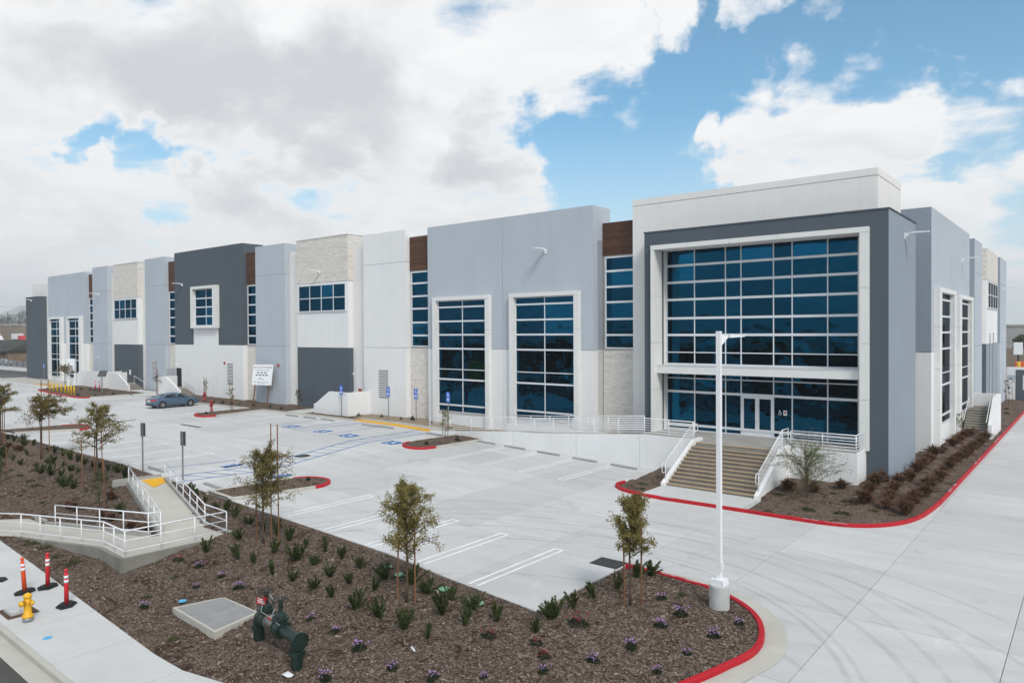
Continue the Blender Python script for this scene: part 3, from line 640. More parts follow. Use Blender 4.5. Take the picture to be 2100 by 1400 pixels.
def wbox(mb,mp,a0,a1,d0,d1,z0,z1):
    p=mp(a0,d0,z0); q=mp(a1,d1,z1); mb.box(min(p[0],q[0]),max(p[0],q[0]),min(p[1],q[1]),max(p[1],q[1]),min(z0,z1),max(z0,z1))
def front(y): return lambda a,d,z:(a,y-d,z)
def side(x): return lambda a,d,z:(x+d,a,z)
def window(mp,cols,rows,thick=(),vt=.06,ht=.06,tt=.15,skip=(),gm='glass_blue',name='window',edge=.06):
    """aluminium frame with mullions; every pane is its own piece of glass, set a hair out of true"""
    mb=MB(); a0,a1=cols[0],cols[-1]; z0,z1=rows[0],rows[-1]
    hh=[edge if i in (0,len(rows)-1) else (tt if i in thick else ht) for i in range(len(rows))]
    vv=[edge if i in (0,len(cols)-1) else vt for i in range(len(cols))]
    for i,c in enumerate(cols):
        lo,hi=(c,c+vv[i]) if i==0 else ((c-vv[i],c) if i==len(cols)-1 else (c-vv[i]/2,c+vv[i]/2)); wbox(mb,mp,lo,hi,-.02,.09,z0,z1)
    for i,r_ in enumerate(rows):
        lo,hi=(r_,r_+hh[i]) if i==0 else ((r_-hh[i],r_) if i==len(rows)-1 else (r_-hh[i]/2,r_+hh[i]/2)); wbox(mb,mp,a0-.004,a1+.004,-.03,.11,lo,hi)
    fr=mb.build(name,'alu',bld)
    for i in range(len(cols)-1):
        for j in range(len(rows)-1):
            if (i,j) in skip: continue
            p=MB(); wbox(p,mp,cols[i]+.01,cols[i+1]-.01,.015,.04,rows[j]+.01,rows[j+1]-.01); o=p.build('pane',gm,fr)
            o.rotation_euler=(R(random.gauss(0,.10)),0,R(random.gauss(0,.10)))
    return fr
cw=front(43.7); CX=[-22.28,-20.28,-18.2,-17.2,-15.2,-14.1,-12.1,-10.42]
window(cw,CX,[6.36,7.14,8.27,9.36,10.58,11.7,12.8,13.84],thick=(2,3,4,5,6),tt=.15,name='curtain_wall',edge=.07)
lw=window(cw,CX,[2.06,2.42,4.58,5.46,5.82],thick=(1,2),tt=.15,skip=((3,0),(3,1)),name='curtain_wall',edge=.07)
for a,b,hs in ((-17.16,-16.205,-1),(-16.195,-15.24,1)):
    dr=MB(); 
    for q in ((a,a+.12),(b-.12,b)): wbox(dr,cw,q[0],q[1],.0,.08,2.07,4.50)
    wbox(dr,cw,a+.12,b-.12,.0,.078,2.07,2.35); wbox(dr,cw,a+.12,b-.12,.0,.078,4.36,4.50)
    d=dr.build('entrance_door','alu',bld); p=MB(); wbox(p,cw,a+.11,b-.11,.02,.045,2.33,4.38); p.build('pane','glass_blue',d)
    hx=b-.05 if hs<0 else a+.05; h=MB(); h.tube([(hx,43.62,3.0),(hx,43.52,3.03),(hx,43.50,3.1),(hx,43.50,3.35),(hx,43.52,3.42),(hx,43.62,3.45)],.02); h.build('door_handle','white_steel',d)
o=bx('door_notice','sign_white',-14.62,-14.42,43.64,43.655,3.45,3.75); bx('door_notice_print','coupling_red',-14.58,-14.46,43.632,43.638,3.55,3.68,o)
me=isa_mesh(.32); o=me.build('accessible_sticker','sign_white',bld,loc=(0,0,0)); o.location=Vector((-14.82,43.640,3.6))-wloc(bld); o.rotation_euler=(R(90),0,0)

# tall windows with projecting concrete surrounds
TR=[2.0,2.57,4.67,5.5,7.19,8.33,9.44,10.6,11.13]
def tall(mp,o0,o1,i0,i1,mid,top=11.45,base=-.2,gm='glass_blue',prot=.36):
    window(mp,[i0,mid,i1],TR,thick=(1,2,4,5,6,7),tt=.13,vt=.06,gm=gm,edge=.05)
    for z0,z1 in segs(base,top-.31,(3.2,5.9,8.7)):
        for a,b in ((o0,i0-.005),(i1+.005,o1)):
            m=MB(); wbox(m,mp,a,b,.002,prot,z0,z1); m.build('surround_panel','surround',bld)
    for a,b in segs(o0,o1,((o0+o1)/2,)):
        m=MB(); wbox(m,mp,a,b,.002,prot,top-.30,top); m.build('surround_panel','surround',bld)
    m=MB(); wbox(m,mp,i0,i1,.002,prot-.05,top-.312,11.14); m.build('surround_head','surround',bld)
FA=front(43.0)
tall(FA,-43.3,-37.05,-42.85,-37.45,-40.1); tall(FA,-35.0,-28.65,-34.55,-29.05,-31.8)
tall(FA,-130.2,-124.6,-129.75,-125.5,-127.3,11.3,D0); tall(FA,-122.6,-117.1,-122.25,-117.95,-119.8,11.3,D0)
# framed centre window
window(FA,[-83.5,-81.0,-78.85],[9.5,10.58,11.66,12.7,13.78],thick=(1,2,3),tt=.14)
for a,b in ((-83.9,-83.505),(-78.845,-78.15)):
    for z0,z1 in segs(9.5,13.79,(11.66,)): bx('surround_panel','surround',a,b,42.5,42.998,z0,z1)
bx('surround_panel','surround',-83.9,-78.15,42.5,42.998,13.80,14.1); bx('surround_panel','surround',-83.9,-78.15,42.5,42.985,9.2,9.49)
# four-light windows under the stone
for a,b in ((-106.1,-99.1),(-62.65,-55.1)):
    w=(b-a)/4; window(front(42.99),[a,a+w,a+2*w,a+3*w,b],[10.62,11.95,13.28],vt=.07,ht=.08,edge=.10)
# recessed slots: brown boards above, ladder window, stone below
SR=[7.3,8.28,9.40,10.6,11.68,12.8,13.82]
def slats(mp,a0,a1,z0,z1):
    root=MB(); wbox(root,mp,a0,a1,.0,.04,z0,z1); r0=root.build('board_panel','joint',bld)
    n=int(round((z1-z0)/.155)); h=(z1-z0)/n
    m=MB(); wbox(m,mp,a0,a1,.041,.075,z0+.008,z0+h-.008); s=m.build('board','wood',r0); base=s.location.copy()
    for k in range(1,n):
        c=s.copy(); COL.objects.link(c); c.location=base+Vector((0,0,k*h)); c.parent=r0
def stones(mp,a0,a1,z0,z1,seed,d0=.0):
    rr=random.Random(seed); mb=MB(); z=z0
    while z<z1-.02:
        h=min(rr.choice((.07,.09,.11,.13)),z1-z); a=a0-rr.random()*.2
        while a<a1:
            l=rr.uniform(.22,.75); p,q=max(a,a0),min(a+l,a1)
            if q-p>.03: wbox(mb,mp,p+.002,q-.003,d0-.02,d0+rr.uniform(.010,.035),z+.006,z+h-.006)
            a+=l
        z+=h
    o=mb.build('stone_veneer','stone',bld); o['kind']='stuff'; return o
for x0,x1,y,top,zb,sd_ in ((-116.15,-113.65,43.57,17.4,D0,1),(-91.35,-88.8,43.57,17.65,D0,2),(-73.2,-70.65,43.57,17.45,D0,3),(-46.9,-44.2,43.57,16.85,D0,4),(-27.55,-24.65,44.28,16.25,0,5)):
    bx('slot_wall','stone_joint',x0,x1,y+.002,y+1.6,zb,top); mp=front(y)
    slats(mp,x0,x1,13.92,top); window(mp,[x0+.18,x1-.02],SR,thick=(1,2,3,4,5),tt=.15,edge=.10); stones(mp,x0,x1,zb,7.18,sd_)
stones(front(43),-106.4,-98.9,13.45,18.1,11); stones(front(43),-63.0,-54.85,13.48,17.8,12)
stones(side(-98.9),43.0,45.3,13.45,18.1,13); stones(side(-54.85),43.0,45.3,13.48,17.8,14)
bx('coping','warm_white',-106.45,-98.83,42.93,45.35,18.103,18.17); bx('coping','warm_white',-63.05,-54.78,42.93,45.35,17.803,17.88)
# right-hand side of the building
def spanel(y0,y1,bands,hj=()): 
    bx('panel_core','joint',-12,-8.57,y0+.03,y1-.03,bands[0][0],bands[-1][1]-.03)
    ys=[y0]+list(hj)+[y1]
    for i,(a,b,mt) in enumerate(bands):
        for k,(p,q) in enumerate(zip(ys[:-1],ys[1:])):
            e=.014; bx('wall_panel',mt,-12,-8.54,p+(e if k else 0),q-(e if k<len(ys)-2 else 0),a+(e if i else 0),b-(e if i<len(bands)-1 else 0))
spanel(54.1,72.0,[(-.3,7.05,'white_paint'),(7.05,16.57,'grey_blue')],(62.6,))
bx('darker_return','mid_grey',-11.98,-8.545,54.07,54.098,7.07,16.56)  # thin skin greyer than the face: recess shade partly put into its colour
spanel(75.2,80.5,[(-.3,7.05,'grey_blue'),(7.05,13.6,'grey_blue'),(13.6,16.55,'grey_blue')]); bx('darker_return','mid_grey',-11.98,-8.545,75.17,75.198,0,16.54)  # return skin toned down, with some of the gap's shade in the colour
spanel(83.8,93.8,[(-.3,7.1,'mid_grey'),(7.1,13.4,'white_paint'),(13.4,16.45,'stone_joint')]); bx('darker_return','dark_grey',-11.98,-8.545,83.77,83.798,0,7.08)
spanel(96.3,103.3,[(-.3,7.05,'grey_blue'),(7.05,13.6,'grey_blue'),(13.6,16.54,'grey_blue')]); bx('darker_return','mid_grey',-11.98,-8.545,96.27,96.298,7.1,16.5)  # same darker skin, part of the return's shade is in its colour
SD=side(-8.54)
tall(SD,55.0,62.1,55.9,61.4,57.3,11.35,-.2,'glass_side'); tall(SD,64.1,71.6,65.0,70.7,66.4,11.2,-.2,'glass_side')
window(SD,[84.6,86.8,89,91.2,93.3],[10.62,11.95,13.28],vt=.07,ht=.08,edge=.1,gm='glass_side')
stones(SD,83.8,93.8,13.42,16.45,21); stones(front(83.8),-9.1,-8.54,13.42,16.45,22)
def vent(mp,a0,a1,z0,z1):
    m=MB(); wbox(m,mp,a0,a1,.002,.03,z0,z1); r0=m.build('vent','interior_dark',bld)
    n=int((z1-z0)/.155); h=(z1-z0)/n; m=MB(); wbox(m,mp,a0,a1,.031,.06,z0+.078,z0+h); s=m.build('vent_slat','white_steel',r0); b0=s.location.copy()
    for k in range(1,n): c=s.copy(); COL.objects.link(c); c.parent=r0; c.location=b0+Vector((0,0,k*h))
for a0,a1,z0 in ((-50.5,-49.3,2.7),(-68.65,-67.45,2.7),(-76.5,-75.4,2.8),(-95,-93.85,2.88)): vent(FA,a0,a1,z0,5.25)
vent(SD,86.6,87.1,1.2,8.2); vent(SD,89.6,90.1,1.2,8.2)
def dbox(name,mt,x0,x1,z0,z1,y,pr=.04): return bx(name,mt,x0,x1,y-pr,y-.002,z0,z1)
d=dbox('door','dark_grey',-102.0,-100.75,2.07,4.3,43.0,.05); bx('door_notice','sign_white',-101.6,-101.1,42.935,42.945,3.1,3.75,d)
d=dbox('doorway','interior_dark',-88.5,-87.2,2.07,4.35,43.0,.012)
lf=MB(); lf.box(-88.72,-88.66,41.85,42.98,2.08,4.33); lf.build('door_leaf','door_grey',bld)
d=dbox('door','white_paint',-54.55,-53.5,2.07,4.2,43.58,.05); bx('door_notice','coupling_red',-54.1,-53.6,43.52,43.528,3.05,3.3,d)
dbox('junction_panel','grey_blue',-112.6,-111.6,2.6,4.6,43,.06); dbox('junction_panel','grey_blue',-110.4,-109.4,2.6,4.6,43,.06)
for x in (-77.1,-66.4):
    m=MB(); m.lathe([(.16,0),(.16,-.08),(.10,-.11)],12,(x,43,5.2),'y'); m.build('alarm_bell','coupling_red',bld)
for x,z in ((-87.9,4.8),(-53.9,4.75),(-111.5,5.3)):
    m=MB(); m.tube([(x,43.0,z),(x,42.8,z+.02),(x,42.72,z-.06)],.04,6); m.build('camera_mount','white_steel',bld)

# ------------------------------------------------------------------ wall lamps
def wall_lamp(x,y,z,rz,label):
    root=thing('wall_lamp',label,'lamp',(x,y,z),rz,'white arm lamps on the facade')
    m=MB(); m.box(-.09,.09,-.05,.0,-.22,.12); m.build('mounting_box','white_steel',root,loc=(0,0,0),local=True)
    m=MB(); m.hexa([(-.06,-.35,.13),(.06,-.35,.13),(.06,-.03,.09),(-.06,-.03,.09)],[(-.06,-.35,.06),(.06,-.35,.06),(.06,-.03,-.12),(-.06,-.03,-.12)]); m.build('arm','white_steel',root,loc=(0,0,0),local=True)
    m=MB(); m.hexa([(-.14,-1.25,.13),(.14,-1.25,.13),(.14,-.35,.16),(-.14,-.35,.16)],[(-.14,-1.25,.07),(.14,-1.25,.07),(.14,-.35,.07),(-.14,-.35,.07)]); m.build('lamp_head','white_steel',root,loc=(0,0,0),local=True)
wall_lamp(-31.75,43,14.5,0,'white arm lamp high on the wide grey-blue panel above the two tall windows')
wall_lamp(-59.1,42.94,14.5,0,'white arm lamp on the stone cladding beside the white column')
wall_lamp(-86.8,43,14.55,0,'white arm lamp on the dark grey centre panel left of the framed window')
wall_lamp(-111.3,43,14.3,0,'white arm lamp on the far narrow grey-blue column')
wall_lamp(-135.9,42.2,14.2,0,'white arm lamp on the far left dark grey block')
wall_lamp(-8.6,46.0,13.9,R(90),'white arm lamp on the side of the entrance tower frame')
wall_lamp(-8.54,67.4,14.1,R(90),'white arm lamp on the grey side wall above the rear tall window')
wall_lamp(-8.54,100,13.2,R(90),'white arm lamp on the last column of the side wall')

# ------------------------------------------------------------------ entrance stairs, landing, ramp
es=thing('entrance_stairs','wide concrete entrance stairs with orange nosings and white side walls','stairs',(-15.8,37.4,0))
n=12; rise=(2.05-.12)/n; run=(39.3-35.6)/n
for k in range(n-1):
    m=MB(); m.box(-18.2,-13.35,35.6+k*run,39.31,.12+k*rise if k else -.1,.12+(k+1)*rise); st=m.build('step','stair_concrete',es)
    m=MB(); m.box(-18.195,-13.355,35.585+k*run,35.66+k*run,.12+(k+1)*rise-.045,.12+(k+1)*rise+.004); m.build('nosing','nosing',st)
m=MB(); m.box(-18.195,-13.355,39.285,39.37,2.0,2.056); m.build('nosing','nosing',es)
def cheek(x0,x1):
    pr=[(35.42,-.2),(35.42,.30),(35.55,.36),(39.2,2.22),(40.3,2.22),(40.3,-.2)]
    m=MB(); N=len(pr); m.add([(x0,a,b) for a,b in pr]+[(x1,a,b) for a,b in pr],[tuple(range(N-1,-1,-1)),tuple(range(N,2*N))]+[(i,(i+1)%N,N+(i+1)%N,N+i) for i in range(N)]); m.build('side_wall','white_paint',es)
cheek(-18.46,-18.22); cheek(-13.33,-13.09)
m=MB(); m.prism([(-22.5,39.32),(-18.47,39.32),(-13.2,39.32),(-13.2,40.34),(-9.86,40.36),(-9.86,43.6),(-22.5,43.6)],-.2,2.05); m.build('landing','concrete_raw',es)
bx('landing_wall','white_paint',-13.08,-9.84,40.22,40.35,-.2,2.10,es); bx('landing_wall','white_paint',-9.84,-9.70,40.22,42.09,-.2,2.10,es)
rp=thing('access_ramp','long white ramp wall running left from the entrance landing','ramp',(-30,40,.3))
WT=[(-40.3,.93),(-38.1,1.05),(-31.75,1.54),(-30.1,1.57),(-25.3,1.92),(-21.6,2.2),(-18.47,2.2)]
def wt(x):
    for a,b in zip(WT[:-1],WT[1:]):
        if a[0]<=x<=b[0]: return a[1]+(b[1]-a[1])*(x-a[0])/(b[0]-a[0])
    return WT[-1][1]
xs=[-40.3,-36.9,-31.9,-26.6,-21.9,-18.47]
for a,b in zip(xs[:-1],xs[1:]):
    P=[a+.012]+[w[0] for w in WT if a<w[0]<b]+[b-.012]
    m=MB(); t_=[(x,39.3,wt(x)) for x in P]; bt=[(x,39.3,-.3) for x in P]; t2=[(x,39.48,wt(x)) for x in P]; b2=[(x,39.48,-.3) for x in P]; k=len(P)
    m.add(bt+t_+b2+t2,[(i,i+1,k+i+1,k+i) for i in range(k-1)]+[(2*k+i+1,2*k+i,3*k+i,3*k+i+1) for i in range(k-1)]+[(k+i,k+i+1,3*k+i+1,3*k+i) for i in range(k-1)]+[(0,k,3*k,2*k),(k-1,3*k-1,4*k-1,2*k-1)]); m.build('wall_panel','white_paint',rp)
P=[w[0] for w in WT if w[0]<-22.5]+[-22.5]
m=MB(); poly=[(x,39.49) for x in P]+[(x,41.1) for x in P[::-1]]; m.prism(poly,-.2,[wt(x)-.15 for x in P]+[wt(x)-.15 for x in P[::-1]]); m.build('ramp_deck','concrete_raw',rp)
bx('inner_wall','white_paint',-34,-22.5,41.11,41.3,0,1.75,rp)
walk('planter_fill',[(-38.5,41.3),(-24.7,41.3),(-24.7,44.4),(-38.5,44.4)],.9,'gravel_tan',lambda x,y:.0)

# ------------------------------------------------------------------ railings
def railing(name,label,path,heights,r=.024,step=1.9,mt='white_steel',post_r=.026,cat='railing',ends=(),base=None):
    a=path[0]; root=thing(name,label,cat,(sum(p[0] for p in path)/len(path),sum(p[1] for p in path)/len(path),min(p[2] for p in path)))
    for h in heights:
        m=MB(); m.tube([(p[0],p[1],p[2]+h) for p in path],r*(1.25 if h==max(heights) else .85),6); m.build('rail',mt,root,smooth=True)
    hm=max(heights)
    for p,q in zip(path[:-1],path[1:]):
        L=math.dist(p[:2],q[:2]); n=max(1,round(L/step))
        for k in range(n+1):
            if k==n and q is not path[-1]: continue
            c=[p[i]+(q[i]-p[i])*k/n for i in range(3)]; m=MB(); m.tube([(c[0],c[1],c[2]-.06),(c[0],c[1],c[2]+hm)],post_r,6); m.build('post',mt,root,smooth=True)
    for pts in ends: m=MB(); m.tube(pts,r,6); m.build('end_loop',mt,root,smooth=True)
    return root
H7=(.16,.30,.44,.58,.72,.86,1.0)
railing('ramp_railing','white multi-bar railing along the top of the long ramp wall',[(x,39.39,wt(x)) for x,_ in WT[:-1]]+[(-18.34,39.39,2.2)],H7)
railing('ramp_railing','white multi-bar railing on the inner side of the ramp, nearest the windows',[(-33.5,41.2,wt(-33.5)),(-30.1,41.2,1.57),(-25.3,41.2,1.9),(-22.6,41.2,2.1)],H7)
lo=(-.34,36.05)
railing('stair_railing','white sloping stair railing on the left side wall of the entrance stairs',[(-18.34,39.25,2.25),(-18.34,35.75,.47)],(.14,.30,.46,.62,.78,.94),step=3.4,ends=([(-18.34,35.75,1.40),(-18.34,35.42,1.38),(-18.34,35.36,1.2),(-18.34,35.36,.95),(-18.34,35.44,.85),(-18.34,35.75,.84)],[(-18.34,39.35,3.1),(-18.34,39.8,3.06),(-18.34,39.85,2.7),(-18.34,39.4,2.62)]))
railing('stair_railing','white sloping stair railing on the right side wall, beside the bare shrub',[(-13.21,40.2,2.22),(-13.21,39.25,2.22),(-13.21,35.75,.47)],(.14,.30,.46,.62,.78,.94),step=3.4,ends=([(-13.21,35.75,1.40),(-13.21,35.42,1.38),(-13.21,35.36,1.2),(-13.21,35.36,.95),(-13.21,35.44,.85),(-13.21,35.75,.84)],))
railing('landing_railing','white multi-bar railing on the landing right of the entrance door',[(-13.1,40.28,2.1),(-9.77,40.28,2.1),(-9.77,42.0,2.1)],(.14,.30,.46,.62,.78,.94))

# ------------------------------------------------------------------ side stairs along the facade
def facade_stairs(label,xl,xt,xb,yw,flip=False,zg=1.1,yback=42.95,ytop=3.4,rail=True,steps=6,xend=None):
    root=thing('door_stairs',label,'stairs',((xl+xb)/2,yw+1,zg))
    s=-1 if flip else 1
    pr=[(xl,zg-.4),(xl,ytop),(xt,ytop),(xb,2.05),(xb+.3*s,2.0),(xb+.3*s,zg-.4)]; N=len(pr); m=MB()
    m.add([(a,yw,b) for a,b in pr]+[(a,yw+.2,b) for a,b in pr],[tuple(range(N)),tuple(range(2*N-1,N-1,-1))]+[(i,N+i,N+(i+1)%N,(i+1)%N) for i in range(N)]); m.build('side_wall','white_paint',root)
    bx('end_wall','white_paint',min(xl,xl-.2*s),max(xl,xl-.2*s),yw,yback,zg-.4,ytop-.003,root)
    x1=xl+.02*s; bx('landing','concrete_raw',min(x1,xt),max(x1,xt),yw+.21,yback,zg-.4,2.05,root)
    rs=(2.05-zg-.1)/steps; rn=(xb-xt)/(steps-1+.6)
    for k in range(steps-1):
        xa=xt+rn*k; m=MB(); m.box(min(xa,xa+rn),max(xa,xa+rn),yw+.21,yback-.01,zg-.3,2.05-rs*(k+1)); st=m.build('step','stair_concrete',root)
        m=MB(); e=xa+rn; m.box(min(e-.06*s,e+.01*s),max(e-.06*s,e+.01*s),yw+.215,yback-.02,2.05-rs*(k+1)-.03,2.05-rs*(k+1)+.004); m.build('nosing','concrete_tan',st)
    if rail:
        m=MB(); y=yback-.25; m.tube([(xt-.1*s,y,3.0),(xt,y,3.0),(xb+.1*s,y,zg+1.15),(xb+.45*s,y,zg+1.12)],.03,6); m.build('handrail','white_steel',root,smooth=True)
        for x,z in ((xt,2.95),(xb+.1*s,zg+1.1)): m=MB(); m.tube([(x,y,zg if x!=xt else 2.0),(x,y,z)],.025,6); m.build('rail_post','white_steel',root)
    return root
facade_stairs('white walled door stairs under the open door behind the parked car',-88.2,-86.2,-83.2,40.6)
facade_stairs('white walled door stairs beside the dark grey doorway, far left of the car',-102.3,-99.6,-96.7,40.6)
facade_stairs('white sloping stair wall behind the accessible stalls, between the vent and dark panel',-51.9,-54.4,-56.4,40.4,True,.95,43.55,3.22)
facade_stairs('white stair wall behind the yellow bollards',-104.2,-112,-114.8,40.6,True,1.2,42.95,3.5,False)
# stairs on the right flank
fs=thing('door_stairs','concrete stairs with white walls on the right flank of the building','stairs',(-7.4,70,.3))
for k in range(9):
    z=.45+.178*(k+1); m=MB(); m.box(-8.3,-6.62,66.4+k*.32,72.5 if k==8 else 66.4+k*.32+.34,0,z); st=m.build('step','stair_concrete',fs); m=MB(); m.box(-8.295,-6.625,66.39+k*.32,66.46+k*.32,z-.04,z+.004); m.build('nosing','concrete_tan',st)
pr=[(65.9,0),(65.9,1.2),(69.2,3.1),(72.5,3.15),(72.5,0)]; N=5; m=MB(); m.add([(-6.6,a,b) for a,b in pr]+[(-6.35,a,b) for a,b in pr],[tuple(range(N-1,-1,-1)),tuple(range(N,2*N))]+[(i,(i+1)%N,N+(i+1)%N,N+i) for i in range(N)]); m.build('side_wall','white_paint',fs)
bx('end_wall','white_paint',-8.5,-6.36,72.51,72.75,0,3.12,fs)
for x in (-8.25,-6.75): m=MB(); m.tube([(x,66.2,1.35),(x,66.5,1.4),(x,69.2,2.95),(x,69.8,2.95)],.03,6); m.build('handrail','white_steel',fs,smooth=True)
# ================================================================== PEDESTRIAN RAMP DOWN TO THE SIDEWALK
pr_=thing('walkway_ramp','folded concrete walkway ramp climbing the bank from the sidewalk to the lot','ramp',(-33,14,-.3))
def slabp(P,name,mt='concrete_walk',th=.75):
    m=MB(); m.prism([p[:2] for p in P],[p[2]-th for p in P],[p[2] for p in P]); return m.build(name,mt,pr_)
slabp(RU,'upper_run','concrete_tan'); slabp(RL,'landing','concrete_tan'); slabp(RD,'lower_run','concrete_tan'); slabp(RP,'foot_landing','concrete_tan'); slabp(RT,'head_landing','concrete_tan')
slabp([(-39.15,17.1,.835),(-38.9,18.22,.845),(-37.95,17.95,.81),(-37.3,16.9,.74)],'tactile_strip','yellow_tile',.03)
def kw(a,b,h=.14,w=.14,name='edge_kerb'):
    a,b=Vector(a),Vector(b); d=(b-a); d.z=0; d.normalize(); n=Vector((-d.y,d.x,0))*w/2; m=MB()
    m.hexa([a-n+Vector((0,0,h)),b-n+Vector((0,0,h)),b+n+Vector((0,0,h)),a+n+Vector((0,0,h))],[a-n-Vector((0,0,.9)),b-n-Vector((0,0,.9)),b+n-Vector((0,0,.9)),a+n-Vector((0,0,.9))]); m.build(name,'concrete_raw',pr_)
kw((-39.2,16.42,.8),(-30.42,14.0,.13)); kw((-38.2,17.9,.8),(-30.15,15.9,.13),.17); kw((-30.2,15.92,.12),(-28.2,15.92,.12),.12)
kw((-30.6,13.66,.11),(-37.7,12.18,-.25)); kw((-37.75,12.18,-.25),(-40,12.33,-.35),.2); kw((-39.78,15.95,.82),(-39.3,18.2,.84),.12); kw((-39.75,15.9,.8),(-39.2,16.4,.8),.1)
for a,b in (((-28.16,15.95,.10),(-28.43,11.66,.10)),((-28.43,11.66,.10),(-30.74,11.77,.08)),((-30.74,11.77,.08),(-37.02,10.80,-.40))):
    a,b=Vector(a),Vector(b); dd_=(b-a).normalized(); nn_=Vector((-dd_.y,dd_.x,0))*.05; mm_=MB(); q=[a-nn_,b-nn_,b+nn_,a+nn_]; mm_.hexa([x_+Vector((0,0,-.01)) for x_ in q],[x_+Vector((0,0,-1.0)) for x_ in q]); mm_.build('outer_wall','ramp_side',pr_)
H3=(.18,.58,.95)
railing('walkway_railing','white three-bar railing on the inner, uphill-left side of the walkway ramp',[(-38.6,16.22,.78),(-30.45,14.05,.13),(-30.6,13.62,.13),(-36.9,12.28,-.2)],H3,step=1.45)
railing('walkway_railing','white three-bar railing along the outer edge of the walkway ramp landing',[(-38.1,17.85,.82),(-30.2,15.85,.14),(-28.32,15.8,.12),(-28.56,11.83,.12),(-30.75,11.94,.1),(-37.05,10.98,-.37),(-38.7,10.2,-.42)],H3,step=1.45)

# ================================================================== STREET FURNITURE
# lamp post
lx,ly=-8.95,20.95
lp=thing('lamp_post','tall white square lamp post on a round concrete pedestal in the near bed','lamp post',(lx,ly,0))
m=MB(); m.lathe([(.30,-.2),(.30,.70),(.285,.74),(0.0,.745)],28,(lx,ly,.06)); m.build('pedestal','wheel_stop',lp,smooth=False)
def sqbox(name,cx,cy,z0,z1,w0,w1,mt,parent,rot=R(45-39)):
    pts0=[];pts1=[]
    for k in range(4):
        a=rot+R(45)+k*math.pi/2; pts0.append((cx+w0*.7071*math.cos(a),cy+w0*.7071*math.sin(a),z0)); pts1.append((cx+w1*.7071*math.cos(a),cy+w1*.7071*math.sin(a),z1))
    m=MB(); m.hexa(pts1,pts0); return m.build(name,mt,parent)
sqbox('base_cover',lx,ly,.802,.98,.42,.40,'white_steel',lp,R(0)); sqbox('pole',lx,ly,.981,8.45,.135,.135,'white_steel',lp,R(0)); sqbox('pole_cap',lx,ly,8.451,8.50,.15,.13,'white_steel',lp,R(0))
m=MB(); m.box(lx+.068,lx+.11,ly-.05,ly+.05,1.25,1.5); m.build('hand_hole_cover','white_steel',lp)
a_=Vector((.55,.83,0)); b_=Vector((-a_.y,a_.x,0)); c0=Vector((lx,ly,8.28))
def arm(s0,s1,w,z00,z01,z10,z11,name):
    p=[c0+a_*s0-b_*w,c0+a_*s1-b_*w,c0+a_*s1+b_*w,c0+a_*s0+b_*w]; m=MB()
    m.hexa([p[0]+Vector((0,0,z01)),p[1]+Vector((0,0,z11)),p[2]+Vector((0,0,z11)),p[3]+Vector((0,0,z01))],[p[0]+Vector((0,0,z00)),p[1]+Vector((0,0,z10)),p[2]+Vector((0,0,z10)),p[3]+Vector((0,0,z00))]); m.build(name,'white_steel',lp)
arm(.06,.3,.05,-.22,.1,.03,.11,'arm'); arm(.3,.82,.15,.02,.12,.05,.085,'lamp_head')

# wheel stops
ws=MB(); pf=[(-.08,0),(-.08,.06),(-.05,.115),(.05,.115),(.08,.06),(.08,0)]; N=6
ends=[(-.92,.75),(-.86,1),(.86,1),(.92,.75)]
vs=[(e,a*k,b*k) for e,k in ends for a,b in pf]; ws.add(vs,[(i*N+k,i*N+(k+1)%N,(i+1)*N+(k+1)%N,(i+1)*N+k) for i in range(3) for k in range(N)]+[tuple(range(N-1,-1,-1)),tuple(3*N+k for k in range(N))])
wme=None
ORD=['first','second','third','fourth','fifth','sixth','seventh','eighth','ninth','tenth','eleventh','twelfth','thirteenth','fourteenth','fifteenth','sixteenth','seventeenth','eighteenth','nineteenth','twentieth']+['%dth'%k for k in range(21,60)]
WS=[(-22.55,38.5,'concrete wheel stop at the ramp wall, nearest the entrance stairs'),(-25.45,38.55,'second concrete wheel stop from the entrance stairs along the ramp wall'),(-28.35,38.6,'third concrete wheel stop from the entrance stairs along the ramp wall'),(-31.25,38.65,'fourth concrete wheel stop from the entrance stairs along the ramp wall'),(-34.0,38.7,'concrete wheel stop at the ramp wall beside the planted island'),
 (-38.85,38.45,'concrete wheel stop between the yellow strip and the planted island'),(-44.0,38.1,'right one of the two touching wheel stops before the yellow strip'),(-45.85,38.0,'left one of the two touching wheel stops before the yellow strip'),(-51.5,38.1,'concrete wheel stop in front of the sloping white stair wall'),(-54.1,38.1,'concrete wheel stop just left of the one before the white stair wall'),(-56.7,38.05,'leftmost wheel stop of the row before the white stair wall'),
 (-41.1,18.75,'concrete wheel stop beside the far post at the head of the walkway ramp'),(-35.2,18.95,'concrete wheel stop right of the walkway ramp near the island')]
for i,(x,y,lb) in enumerate(WS):
    if i==0: o=ws.build('wheel_stop','stop_concrete',loc=(0,0,0)); wme=o.data
    else: o=bpy.data.objects.new('wheel_stop',wme); COL.objects.link(o)
    o.location=(x,y,H(x,y)+.003); o.rotation_euler=(0,math.atan(hlot(x-.5)-hlot(x+.5)),0); tag(o,lb,'wheel stop','concrete wheel stops')

